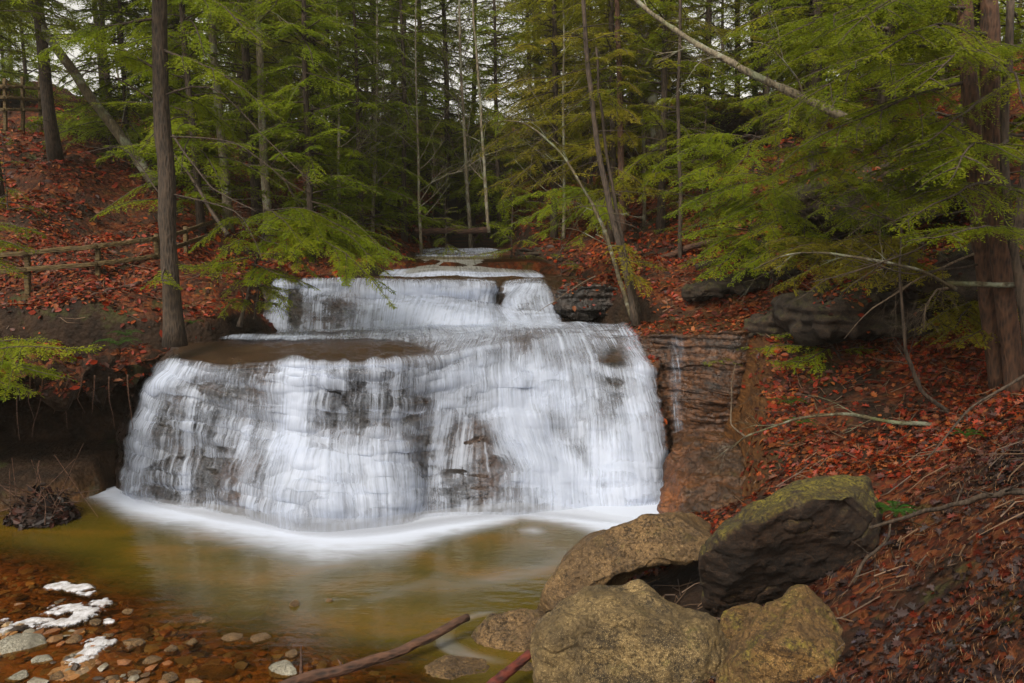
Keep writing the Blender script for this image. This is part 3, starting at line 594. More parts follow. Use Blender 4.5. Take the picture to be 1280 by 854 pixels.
# gravel (uncountable small stones)
def gravel():
    mb = MB(); n = 0
    ico = bmesh.new(); bmesh.ops.create_icosphere(ico, subdivisions=1, radius=1); V0 = np.array([v.co for v in ico.verts]); F0 = np.array([[v.index for v in f.verts] for f in ico.faces]); ico.free()
    x = rng.uniform(-13, 1, 20000); y = rng.uniform(5, 15, 20000); d = sdist(x, y, POOL)
    bz = bedz(x, y); p = np.clip((bz+.42)*3.0, 0, 1); keep = (d < .2) & (rng.random(20000) < p*.62*(.35+sstep(-.2, .3, fbm(x*.9, y*.9, 0, 3, 70)))); x, y, bz = x[keep], y[keep], bz[keep]
    pal = np.array([(.30,.15,.05),(.20,.09,.03),(.36,.24,.12),(.12,.07,.035),(.28,.11,.035),(.26,.23,.17),(.05,.035,.025)])
    for i in range(len(x)):
        r = .02+.075*rng.random()**2.4; s = np.array([r*rng.uniform(.8, 1.5), r*rng.uniform(.8, 1.3), r*rng.uniform(.25, .55)]); a = rng.uniform(0, 6.28)
        v = V0*(1+.22*rng.standard_normal((len(V0), 1)))*s; v = np.stack([v[:, 0]*math.cos(a)-v[:, 1]*math.sin(a), v[:, 0]*math.sin(a)+v[:, 1]*math.cos(a), v[:, 2]], 1)
        mb.add(v+(x[i], y[i], bz[i]+s[2]*.6), f3=F0, c=pal[rng.integers(7)]*rng.uniform(.6, 1.15))
    o = mb.build('gravel', M['gravel'], smooth=False); tag(o, 'brown and orange gravel on the bed of the shallows', 'gravel', kind='stuff')
t = NT('gravel_colours'); c_ = t.attr('col', 'Color'); n_ = t.noise(t.pos(), 30., 5, .7)
M['gravel'] = t.done(t.bsdf(Base__Color=t.mix(t.maprange(n_, .3, .7, 0, .5), c_, (.04, .02, .01)), Roughness=.3, Normal=t.bump(n_, .6, .02)))
gravel()
# foam rafts
def foam_patch(ell, label, seed):
    C = [(atz(px, py, 0), rx, ry) for px, py, rx, ry in ell]
    xs = [c[0][0] for c in C]; ys = [c[0][1] for c in C]; X = np.arange(min(xs)-.9, max(xs)+.9, .014); Y = np.arange(min(ys)-.8, max(ys)+.8, .016)
    gx, gy = np.meshgrid(X, Y, indexing='ij'); f = np.full(gx.shape, -9.)
    for c, rx, ry in C:
        k = c[1]/1000; f = np.maximum(f, 1-np.hypot((gx-c[0])/(rx*k), (gy-c[1])/(ry*k*2.0)))
    f = f+fbm(gx*5, gy*5, 0, 6, seed)*1.5-.12
    z = .006+.022*np.sqrt(np.clip(f, 0, 1))+.01*fbm(gx*16, gy*16, 0, 3, seed)*(f > 0); z = np.where(f < .02, -.03, z)
    keep = (f > -.02); F = grid_faces(len(X), len(Y))[:, ::-1]; kf = keep.ravel()[F].any(1); F = F[kf]
    V = np.stack([gx, gy, z], -1).reshape(-1, 3); u, inv = np.unique(F, return_inverse=True)
    mb = MB(); mb.add(V[u], inv.reshape(F.shape), c=np.repeat(f.ravel()[u][:, None], 3, 1)); o = mb.build('foam_patch', M['foam']); origin_to(o, (np.mean(xs), np.mean(ys), 0)); tag(o, label, 'foam', 'foam patches in the shallows')
foam_patch([(92,736,24,7),(75,732,14,4),(112,742,10,4)], 'uppermost small white foam patch on the gravel', 1)
foam_patch([(95,765,32,12),(120,755,16,6),(75,778,22,7)], 'broad thin white foam patch in the middle of the shallows', 2)
foam_patch([(118,812,22,14),(95,826,26,8),(128,798,12,8)], 'thick bright white foam lump holding stones', 3)
foam_patch([(28,780,26,6),(55,776,18,5),(10,788,12,6)], 'thin white foam strip along the grey white slab', 4)
foam_patch([(138,778,7,3),(134,776,5,2)], 'tiny detached fleck of white foam', 5)
# ------------------------------------------------------------------ driftwood
def wob_path(p0, p1, n, w, seed, sag=0.):
    p0, p1 = np.array(p0), np.array(p1); t = np.linspace(0, 1, n)[:, None]; P = p0*(1-t)+p1*t; L = np.linalg.norm(p1-p0)
    q = t[:, 0]*L
    P = P+np.stack([fbm(q*1.1, q*0, 0, 4, seed), fbm(q*1.1, q*0, 3, 4, seed+1), fbm(q*1.1, q*0, 5, 4, seed+2)], 1)*w
    P[:, 2] += sag*np.sin(t[:, 0]*math.pi); return P
def log(name, p0, p1, r0, r1, mat, label, cat, seed, w=.08, stubs=0, group=None):
    P = wob_path(p0, p1, 40, w, seed); t = np.linspace(0, 1, 40); rad = (r0+(r1-r0)*t)*(1+.13*fbm(t*14, t*0, 0, 3, seed+5)); mb = MB(); mb.tube(P, rad, 14)
    rr = random.Random(seed)
    for _ in range(stubs):
        i = rr.randrange(6, 36); d = np.array([rr.uniform(-1, 1), rr.uniform(-1, 1), rr.uniform(.1, 1)]); d /= np.linalg.norm(d); L = rr.uniform(.15, .5)
        mb.tube([P[i], P[i]+d*L*.5, P[i]+d*L+(0, 0, -.03)], [rad[i]*.4, rad[i]*.25, rad[i]*.1], 6)
    o = mb.build(name, mat); origin_to(o, P[0]); return tag(o, label, cat, group)
log('driftwood_log', atz(335,868,.10), atz(584,771,.32), .068, .05, M['log'], 'long dark brown driftwood log slanting out of the pool', 'log', 4, .09, 2)
log('driftwood_stick', atz(590,872,.10), atz(664,817,.38), .075, .05, M['redlog'], 'short wet red stick beside the grey boulder', 'stick', 6, .05)
log('fallen_log', at(775,345,23.5), at(905,296,21.5), .10, .08, M['log'], 'dark log lying up the right bank below the trees', 'log', 8, .2, 2)
log('fallen_log', at(870,335,20.0), at(1010,290,19.5), .09, .07, M['bark'], 'thin barkless log propped on the right bank rocks', 'log', 9, .2, 2)
log('fallen_log', at(520,289,33), at(612,287,33), .14, .12, M['log'], 'level log across the back of the ravine', 'log', 10, .15, 1)
log('fallen_branch', at(1090,655,8.2), at(1290,612,7.0), .018, .03, M['bark'], 'long grey fallen branch on the leaves beyond the largest boulder', 'branch', 11, .18, 3)
log('fallen_branch', at(1050,745,8.0), at(1105,640,8.5), .022, .012, M['bark'], 'dark curved stick leaning on the side of the largest boulder', 'branch', 12, .15, 1)
log('exposed_root', at(190,352,19.5), at(90,378,17.6), .05, .03, M['log'], 'dark root crossing the leaves below the rail fence', 'root', 13, .2, 2)
# ------------------------------------------------------------------ fallen leaves
LEAFPAL = np.array([(.38,.036,.006),(.28,.026,.005),(.40,.075,.012),(.16,.020,.006),(.44,.13,.03),(.11,.028,.012),(.055,.018,.012),(.28,.09,.03)])
def leaf_shape(kind):
    if kind == 0:   # simple pointed leaf, folded on the midrib
        V = np.array([(-.5,0,0),(-.2,.22,.06),(.15,.24,.07),(.5,0,.0),(.15,-.24,.07),(-.2,-.22,.06),(0,0,-.01)])
        F = [(0,6,1),(1,6,2),(2,6,3),(3,6,4),(4,6,5),(5,6,0)]
    else:           # lobed leaf
        o = [(-.5,0),(-.28,.10),(-.34,.28),(-.08,.16),(-.02,.36),(.12,.16),(.26,.26),(.28,.08),(.5,0)]
        pts = [(x, y, abs(y)*.4) for x, y in o]+[(x, -y, abs(y)*.4) for x, y in o[-2:0:-1]]; V = np.array(pts+[(0, 0, -.01)]); n = len(pts)
        F = [(i, (i+1) % n, n) for i in range(n)]; F = [f[::-1] for f in F]
    return V, np.array(F)
def scatter_leaves(x, y, z, N, size, kind, mb, pal=LEAFPAL, flat=.35, bright=1.):
    V0, F0 = leaf_shape(kind); n = len(x); nv = len(V0)
    a = rng.uniform(0, 2*math.pi, n); T = np.stack([np.cos(a), np.sin(a), np.zeros(n)], 1)
    N = N+rng.standard_normal((n, 3))*flat; N /= np.linalg.norm(N, axis=1)[:, None]
    T = T-N*(T*N).sum(1)[:, None]; T /= np.linalg.norm(T, axis=1)[:, None]; B = np.cross(N, T)
    s = size*np.clip(np.exp(rng.normal(-.12, .38, n)), .35, 1.8); curl = rng.uniform(-.3, 2.2, n)
    V = (V0[None, :, 0, None]*T[:, None]+V0[None, :, 1, None]*B[:, None]+(V0[None, :, 2, None]*curl[:, None, None]+.0)*N[:, None])*s[:, None, None]
    V = V+np.stack([x, y, z], 1)[:, None]+np.array([0, 0, .018])
    F = (F0[None]+(np.arange(n)*nv)[:, None, None]).reshape(-1, 3)
    wn = sstep(10.8, 8.3, y+fbm(x*.8, y*.8, 0, 3, 66)*1.2)*sstep(.6, 1.8, x); tonel = 1-.58*wn; bright = (bright*tonel*.66)[:, None]; c = pal[np.minimum((rng.random(n)**1.1*len(pal)).astype(int), len(pal)-1)]*rng.uniform(.55, 1.25, (n, 1))*bright; gr = c.mean(1, keepdims=True)*np.array([1.25, .85, .8]); kk = (wn*(rng.random(n) < .6))[:, None]; c = c*(1-kk)+gr*kk  # leaves get darker, and some browner, towards the near right bank
    mb.add(V.reshape(-1, 3), f3=F, c=np.repeat(c, nv, 0))
def gnormal(x, y, e=.12):
    z = ground(x, y); zx = (ground(x+e, y)-z)/e; zy = (ground(x, y+e)-z)/e; n = np.stack([-zx, -zy, np.ones_like(z)], 1); return z, n/np.linalg.norm(n, axis=1)[:, None]
def litter():
    mb = MB()
    def region(n, ymin, ymax, size, kind, dens):
        y = rng.uniform(ymin**1.0, ymax, n); x = rng.uniform(-.78, .78, n)*y+rng.uniform(-.3, .3, n)
        d = np.minimum(np.minimum(sdist(x, y, POOL), sdist(x, y, LEDGE)), sdist(x, y, UPPER)); z, N = gnormal(x, y)
        pch = sstep(-.30, .2, fbm(x*.5, y*.5, 0, 5, 60))*.85+.15
        k = (d > .12) & (rng.random(n) < dens*pch*np.where(N[:, 2] > .62, 1, np.where(N[:, 2] > .3, .4, .06))*sstep(.05, .35, d)) & (z > .12) & (sdist(x, y, HOLLOW) > .1) & ~((x < 2.9) & (y > 8.2) & (y < 11.2))
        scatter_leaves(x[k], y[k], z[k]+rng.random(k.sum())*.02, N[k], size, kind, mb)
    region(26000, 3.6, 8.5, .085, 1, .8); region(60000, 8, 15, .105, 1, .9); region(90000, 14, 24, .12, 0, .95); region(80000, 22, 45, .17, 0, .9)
    # on the ledge behind the right cliff and on rocks
    for nm, m, cnt in (('lower_falls', lambda P: (P[:, 0] > 2.6) & (P[:, 2] > 1.2), 900), ('middle_falls', lambda P: P[:, 0] > 1.9, 200)):
        Rk, N = FALLROCKS[nm]; P = Rk.reshape(-1, 3); N = N.reshape(-1, 3); idx = np.where(m(P) & (N[:, 2] > .35))[0]; idx = rng.choice(idx, min(cnt, len(idx)))
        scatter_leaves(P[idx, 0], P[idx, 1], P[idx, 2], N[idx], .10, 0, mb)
    o = mb.build('fallen_leaves', M['litter'], smooth=False); tag(o, 'rust red and brown fallen leaves carpeting both banks', 'leaf litter', kind='stuff')
litter()
PURP = np.array([(.10,.07,.11),(.13,.09,.12),(.20,.05,.05)])
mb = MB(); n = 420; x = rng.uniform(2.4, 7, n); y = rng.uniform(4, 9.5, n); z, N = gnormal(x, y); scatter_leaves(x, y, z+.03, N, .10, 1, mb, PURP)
tag(mb.build('damp_leaves', M['litter'], smooth=False), 'damp purplish leaves strewn over the near right bank', 'leaf litter', kind='stuff')
def one_leaf(px, py, Y, size, col, label):
    p = at(px, py, Y); x, y = np.array([p[0]]), np.array([p[1]]); mb = MB(); scatter_leaves(x, y, np.array([max(p[2], ground(x, y)[0]+.03)]), np.array([[0, -.5, .85]]), size, 1, mb, np.array([col]), .1, 1.2)
    o = mb.build('leaf', M['litter'], smooth=False); origin_to(o, p); tag(o, label, 'leaf')
one_leaf(1262,826,4.9,.13,(.45,.02,.012),'bright scarlet leaf in the lower right corner'); one_leaf(1172,672,8.0,.17,(.50,.16,.03),'orange upturned leaf on the near right bank')
one_leaf(1040,843,6.4,.13,(.45,.14,.03),'orange leaf just below the ochre boulder'); one_leaf(886,575,15.2,.26,(.60,.45,.20),'pale buff leaf on the orange rock beside the waterfall')
# pine-needle duff and twigs near right
def duff():
    mb = MB(); n = 5200; y = rng.uniform(4, 10.5, n); x = rng.uniform(.25, .78, n)*y; z, N = gnormal(x, y); a = rng.uniform(-.4, 1.3, n); L = rng.uniform(.05, .22, n)
    d = sdist(x, y, POOL); k = (d > .3) & (fbm(x*1.2, y*1.2, 0, 3, 90) > -.2); x, y, z, N, a, L = x[k], y[k], z[k], N[k], a[k], L[k]; n = len(x)
    T = np.stack([np.cos(a), np.sin(a), np.zeros(n)], 1); T -= N*(T*N).sum(1)[:, None]; B = np.cross(N, T); P = np.stack([x, y, z+.045], 1); w = .0035
    V = np.stack([P, P+T*L[:, None]*.5+B*w+N*.01, P+T*L[:, None], P+T*L[:, None]*.5-B*w+N*.01], 1)
    c = np.array([(.22,.10,.045),(.30,.18,.09),(.16,.05,.02)])[rng.integers(0, 3, n)]
    mb.add(V.reshape(-1, 3), np.arange(n*4).reshape(-1, 4), c=np.repeat(c, 4, 0))
    n = 2600; y = rng.uniform(7, 24, n); x = rng.uniform(-.7, .78, n)*y; z, N = gnormal(x, y); k = (np.minimum(np.minimum(sdist(x, y, POOL), sdist(x, y, LEDGE)), sdist(x, y, UPPER)) > .4) & (sdist(x, y, HOLLOW) > .2)
    for xi, yi, zi, Ni in zip(x[k], y[k], z[k], N[k]):
        a_ = rng.uniform(0, 6.283); T_ = np.array([math.cos(a_), math.sin(a_), 0]); T_ -= Ni*(T_@Ni); L_ = rng.uniform(.15, .8)*rng.uniform(.5, 1.3); p_0 = np.array([xi, yi, zi+.05]); mb.tube([p_0, p_0+T_*L_*.5+rng.standard_normal(3)*.04, p_0+T_*L_+rng.standard_normal(3)*.05], [.009, .007, .003], 4, c=np.array((.16, .10, .06))*rng.uniform(.3, 1.3), cap=False)
    tag(mb.build('twig_litter', M['litter'], smooth=False), 'dead needles and fine twigs strewn over the banks', 'twig litter', kind='stuff')
duff()
# ------------------------------------------------------------------ hemlock foliage
def foliage(limbs, mb, seed, dens=1., tw=.11, wid=.022, blen=.8, spacing=.075):
    """flat feathery sprays along each limb. limb = (points, length)"""
    r = np.random.default_rng(seed); B = []; D = []; S = []; Lb = []; Cc = []
    for P in limbs:
        seg = np.diff(P, axis=0); L = np.linalg.norm(seg, axis=1).sum(); n = max(4, int(L/spacing*dens)); u = np.sort(r.uniform(.12, 1, n)); q = u*(len(P)-1); i = np.minimum(q.astype(int), len(P)-2); f = (q-i)[:, None]
        pos = P[i]*(1-f)+P[i+1]*f; T = seg[i]/(np.linalg.norm(seg[i], axis=1)[:, None]+1e-9)
        up = np.array([0, 0, 1.])+r.standard_normal(3)*.22; s = np.cross(T, up); s /= np.linalg.norm(s, axis=1)[:, None]+1e-9
        sgn = np.where(np.arange(n) % 2, 1., -1.)[:, None]; ang = r.uniform(.55, 1.05, n)[:, None]
        d = T*np.cos(ang)+s*sgn*np.sin(ang)+np.array([0, 0, -1.])*r.uniform(.0, .35, n)[:, None]; d /= np.linalg.norm(d, axis=1)[:, None]
        nn = np.cross(s*sgn, T)
        l = min(blen, L*.42)*np.clip(1.15-u, .18, 1)*(.5+.5*np.minimum(u*3, 1))*r.uniform(.55, 1.15, n)
        B.append(pos); D.append(d); S.append(np.cross(d, np.cross(s, T))); Lb.append(l); Cc.append(np.clip(r.uniform(.2, .8)+r.normal(0, .15, n), 0, 1))
    B = np.vstack(B); D = np.vstack(D); S = np.vstack(S); S /= np.linalg.norm(S, axis=1)[:, None]+1e-9; Lb = np.concatenate(Lb); Cc = np.concatenate(Cc)
    cnt = np.maximum(3, (Lb/(tw*.30)).astype(int)); idx = np.repeat(np.arange(len(B)), cnt); k = np.concatenate([np.arange(c)/c for c in cnt]); m = len(idx)
    k = np.clip(k+r.uniform(0, .05, m), 0, 1); sg = np.where(r.random(m) < .5, 1., -1.)[:, None]
    droop = np.array([0, 0, -1.])*(k**2*Lb[idx]*.22)[:, None]
    b = B[idx]+D[idx]*(k*Lb[idx])[:, None]+droop
    a = r.uniform(.45, .95, m)[:, None]; d = D[idx]*np.cos(a)+S[idx]*sg*np.sin(a)+r.standard_normal((m, 3))*.13; d /= np.linalg.norm(d, axis=1)[:, None]
    l = tw*(1.1-.6*k)*r.uniform(.6, 1.2, m); w = np.cross(d, np.cross(S[idx], D[idx])+r.standard_normal((m, 3))*.35); w /= np.linalg.norm(w, axis=1)[:, None]+1e-9
    l = l[:, None]; w = w*wid*r.uniform(.7, 1.2, m)[:, None]*.5
    V = np.stack([b, b+d*l*.45+w, b+d*l, b+d*l*.45-w], 1)
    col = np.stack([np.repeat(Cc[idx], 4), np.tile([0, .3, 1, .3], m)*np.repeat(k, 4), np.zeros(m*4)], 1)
    mb.add(V.reshape(-1, 3), np.arange(m*4).reshape(-1, 4), c=col)
def limb_path(p0, az, L, rise, droop, r, n=7):
    t = np.linspace(0, 1, n)[:, None]; d = np.array([math.cos(az), math.sin(az), 0]); P = np.array(p0)+d*L*t+np.array([0, 0, 1.])*(rise*L*t-droop*L*t*t)
    P[1:] += np.cumsum(r.standard_normal((n-1, 3))*.022*L, axis=0)*.5; return P
def trunk_path(h, lean, seed, n=14):
    t = np.linspace(0, 1, n); w = h*.010
    return np.stack([lean[0]*t*h+fbm(t*3, t*0, 0, 3, seed)*w, lean[1]*t*h+fbm(t*3, t*0, 4, 3, seed+1)*w, t*h-.25*(1-t)], 1)
def hemlock(name, seed, h=15., r0=.16, cb=.12, L=2.6, n=64, mat='hem', lean=(0, 0), barkm='bark', dead=10, dens=1.35, tw=.15, wid=.040, blen=1.05):
    r = np.random.default_rng(seed); root = empty(name); TP = trunk_path(h, lean, seed); t = np.linspace(0, 1, len(TP)); rad = r0*(1-t*.85); rad[0] *= 1.35
    mb = MB(); mb.tube(TP, rad, 12); mb.build('trunk', M[barkm], root)
    bb = MB(); limbs = []
    for i in range(n):
        u = cb+(1-cb)*(i+r.random())/n*.985; q = u*(len(TP)-1); k = min(int(q), len(TP)-2); p = TP[k]*(1-q+k)+TP[k+1]*(q-k)
        l = L*(1-max(0, (u-.25))/.78)*r.uniform(.55, 1.15)+.25; P = limb_path(p, r.uniform(0, 6.283), l, r.uniform(-.15, .45), r.uniform(.1, .5), r); limbs.append(P)
        bb.tube(P, np.linspace(.022, .004, len(P))*(.6+l/3), 5, cap=False)
    for i in range(dead):
        u = r.uniform(.03, max(cb+.15, .2)); q = u*(len(TP)-1); k = min(int(q), len(TP)-2); p = TP[k]*(1-q+k)+TP[k+1]*(q-k); l = r.uniform(.4, 1.6)
        P = limb_path(p, r.uniform(0, 6.283), l, r.uniform(-.2, .3), r.uniform(0, .4), r); bb.tube(P, np.linspace(.013, .003, len(P)), 4, cap=False)
    bb.build('branches', M['bark'], root)
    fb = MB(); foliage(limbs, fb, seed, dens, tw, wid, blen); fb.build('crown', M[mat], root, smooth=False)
    return root
def branchy(mb, p0, d0, L, r0, depth, rr, k=6, up=.15):
    n = 6; P = [np.array(p0, float)]; d = np.array(d0, float); d /= np.linalg.norm(d)
    for i in range(n):
        d = d+rr.standard_normal(3)*.13+np.array([0, 0, up*.25]); d /= np.linalg.norm(d); P.append(P[-1]+d*L/n)
    P = np.array(P); rad = np.linspace(r0, r0*.45, n+1); mb.tube(P, rad, max(3, k), cap=False)
    if depth <= 0: return
    for j in range(rr.integers(2, 5)):
        i = rr.integers(2, n+1); a = rr.standard_normal(3); dd = P[min(i, n)]-P[i-1]; dd = dd/np.linalg.norm(dd)+a*.55; branchy(mb, P[i], dd, L*rr.uniform(.4, .72), rad[i]*.62, depth-1, rr, k-1, up)
def bare_tree(name, seed, h=14, r0=.13, lean=(0, 0), mat='palebark', start=.4, nb=14, depth=2, path=None, bl=.22, twmat=None):
    rr = np.random.default_rng(seed); root = empty(name); TP = trunk_path(h, lean, seed) if path is None else path; t = np.linspace(0, 1, len(TP)); rad = r0*(1-t*.75); rad[0] *= 1.25
    mb = MB(); mb.tube(TP, rad, 12); mb.build('trunk', M[mat], root)
    cr = MB()
    for i in range(nb):
        u = start+(1-start)*(i+rr.random())/nb*.98; q = u*(len(TP)-1); k = min(int(q), len(TP)-2); p = TP[k]*(1-q+k)+TP[k+1]*(q-k); az = rr.uniform(0, 6.283); r_ = r0*(1-.75*u)
        branchy(cr, p, (math.cos(az), math.sin(az), rr.uniform(.2, 1.1)), h*bl*rr.uniform(.5, 1.1)*(1.2-u*.6), r_*.4, depth, rr)
    cr.build('crown', M[twmat or mat], root); return root
def copy_tree(o, parent=None):
    c = o.copy(); COL.objects.link(c); c.parent = parent
    for ch in list(o.children): copy_tree(ch, c)
    return c
# prototypes
PR = {}
PR['h'] = [hemlock('hemlock_tree', 100+i, h=[24, 21, 26, 17, 23][i], r0=[.17, .13, .2, .10, .15][i], cb=[.10, .05, .20, .03, .12][i], L=[3.4, 3.1, 3.5, 2.6, 3.2][i], n=[165, 155, 160, 135, 160][i], mat=['hem', 'hemb', 'hem', 'hemb', 'hemd'][i], lean=[(0, 0), (.02, 0), (-.02, 0), (0, 0), (.03, 0)][i]) for i in range(5)]
PR['b'] = [bare_tree('bare_tree', 200+i, h=[20, 17, 14][i], r0=[.17, .12, .08][i], lean=[(0, 0), (.04, 0), (-.05, 0)][i], mat=['palebark', 'bark', 'palebark'][i], nb=[16, 22, 22][i], start=[.35, .2, .12][i], depth=[2, 3, 3][i]) for i in range(3)]
PR['s'] = [hemlock('hemlock_sapling', 300+i, h=[3.2, 4.5, 2.2][i], r0=[.03, .04, .02][i], cb=.05, L=[1.3, 1.6, 1.0][i], n=[26, 32, 20][i], mat=['hemb', 'hem', 'hem'][i], dead=2, tw=.09, wid=.022, blen=.6) for i in range(3)]
USED = set()
def put(kind, i, loc, label, cat, rz=None, sc=1., group=None, tilt=(0, 0)):
    p = PR[kind][i]
    if id(p) in USED: o = copy_tree(p)
    else: o = p; USED.add(id(p))
    o.location = tuple(loc); o.rotation_euler = (tilt[0], tilt[1], random.uniform(0, 6.28) if rz is None else rz); o.scale = (sc, sc, sc); return tag(o, label, cat, group)
def gp(px, Y, dz=-.1):
    x = (px-640)/FPX*Y*1.02; return np.array([x, Y, float(ground(np.array([x]), np.array([Y]))[0])+dz])
# named trees in view: (kind, proto, px, Y, label)
NAMED = [
 ('h',1,395,25.5,'bright green hemlock left of centre, its low boughs hanging behind the big spray',.85),
 ('h',3,455,28,'yellow green young hemlock just left of the head of the stream',.9),
 ('h',0,330,29,'tall hemlock behind the two pale trunks',1.),
 ('h',4,690,30,'dull green hemlock leaning its boughs over the right side of the stream',.9),
 ('h',1,625,36,'narrow hemlock straight behind the top cascade',.9),
 ('h',4,760,27,'olive hemlock with low wide boughs above the leaning trunks',.85),
 ('h',0,560,40,'dark hemlock at the back of the ravine left of the sky gap',1.),
 ('h',2,90,27,'dark hemlock standing behind the leaning trunk on the left',1.),
 ('h',2,20,24,'hemlock at the far left edge above the leafy slope',.9),
 ('h',2,1000,24,'dense hemlock right of the bright gap of sky',.9),
 ('h',0,1090,21,'spreading hemlock behind the fallen pale limb',.9),
 ('h',2,1180,20,'dark hemlock directly behind the reddish right trunks',.9),
 ('h',4,870,33,'hemlock among the straight trunks on the right ridge',1.),
 ('h',1,262,25,'leafy green hemlock just right of the straight dark trunk',.9),
 ('h',3,180,30,'young hemlock in the gap behind the leaning trunk',.9),
 ('h',4,725,34,'olive hemlock between the sky gap and the trunk group',.9),
 ('h',0,1260,16,'hemlock at the right edge behind the reddish trunks',.8),
 ('h',1,510,33,'light green hemlock behind the left end of the level log',.9),
 ('h',0,480,37,'tall green hemlock over the head of the stream on its left side',1.1),
 ('h',1,540,45,'light green hemlock far back between the stream and the sky gap',1.3),
 ('h',4,590,48,'brownish green hemlock far back beside the white barked tree',1.2),
 ('h',2,670,50,'tall thin crowned hemlock far back right of the sky gap',1.2),
 ('h',1,30,36,'light green hemlock above the three rail fence',1.),
 ('h',1,745,40,'bright hemlock behind the straight trunks right of centre',1.2),
 ('h',0,820,26,'hemlock between the thick grey trunk and the slim one',.75),
 ('b',2,470,30.5,'thin twiggy bare tree left of the level log',.9),
 ('b',2,528,29.5,'small bare tree with a haze of brown twigs above the level log',.75),
 ('b',2,705,29,'bare twiggy tree above the right edge of the upper pool',.8),
 ('b',1,735,31,'dark many branched bare tree behind the leaning trunks',.8),
 ('b',2,803,27.5,'slight bare tree between the red leaves and the trunk group',.8),
 ('b',2,428,27.5,'thin bare tree rising through the bright hemlocks left of centre',.85),
 ('b',0,340,27,'pale barked bare tree leaning right in the left background',.9),
 ('b',0,292,27,'stout pale bare tree left of the leaning pale one',.95),
 ('b',2,590,34,'thin white barked bare tree at the centre of the wood',1.1),
 ('b',1,905,34,'dark bare trunk at the left side of the bright sky gap',1.1),
 ('b',1,930,36,'dark bare trunk in the middle of the bright sky gap',1.1),
 ('b',1,665,42,'tall dark bare tree right of centre against the sky',1.1),
]
for k, i, px, Y, lab, sc in NAMED: put(k, i, gp(px, Y), lab, 'tree', sc=sc)
SAP = [('s',0,640,27.5,'blue green hemlock sapling above the rocks at the head of the stream'),('s',1,870,24,'leafy green hemlock sapling halfway up the right bank'),('s',0,930,21,'low hemlock sapling over the red leaves of the right bank'),
 ('s',2,700,25.5,'small hemlock sapling at the right edge of the upper pool'),('s',1,960,24.5,'wide hemlock sapling below the fallen pale limb'),('s',2,30,22.5,'small hemlock sapling on the leafy slope at far left'),
 ('s',2,560,29,'low hemlock sapling left of the level log'),('s',0,1060,19.5,'hemlock sapling beside the right rock outcrop'),('s',1,460,27,'hemlock sapling hanging over the left side of the stream')]
for k, i, px, Y, lab in SAP: put(k, i, gp(px, Y), lab, 'sapling', group='hemlock saplings on the banks')
# the wood behind
rb = random.Random(5); cnt = 0
for j in range(400):
    Y = rb.uniform(30, 64); X = rb.uniform(-.78, .78)*Y; px = 640+X/Y*1000
    d = float(min(sdist(np.array([X]), np.array([Y]), UPPER)[0], 9))
    if d < 1.6: continue
    if 600 < px < 640 and Y > 36: continue
    if 900 < px < 945: continue
    if 60 < px < 135 and Y > 28: continue
    if cnt >= 105: break
    cnt += 1
    z = float(ground(np.array([X]), np.array([Y]))[0])-.15
    side = 'left' if px < 430 else 'right' if px > 850 else 'middle'
    if rb.random() < .64:
        i = rb.choice([0, 1, 1, 3, 3, 4, 2]) if px < 600 else rb.choice([0, 1, 4, 4, 4, 1]); put('h', i, (X, Y, z), ['deep green', 'bright green', 'high crowned dark', 'small bright green', 'dull olive green'][i]+' hemlock in the distant wood on the '+side if side != 'middle' else ['deep green', 'bright green', 'high crowned dark', 'small bright green', 'dull olive green'][i]+' hemlock in the distant wood behind the stream', 'tree', sc=rb.uniform(.8, 1.25), group='hemlocks of the distant wood')
    else:
        i = rb.choice([0, 1, 2, 2]); put('b', i, (X, Y, z), ['thick pale', 'dark', 'thin pale'][i]+' bare tree in the distant wood '+('behind the stream' if side == 'middle' else 'on the '+side), 'tree', sc=rb.uniform(.8, 1.3), group='bare trees of the distant wood')
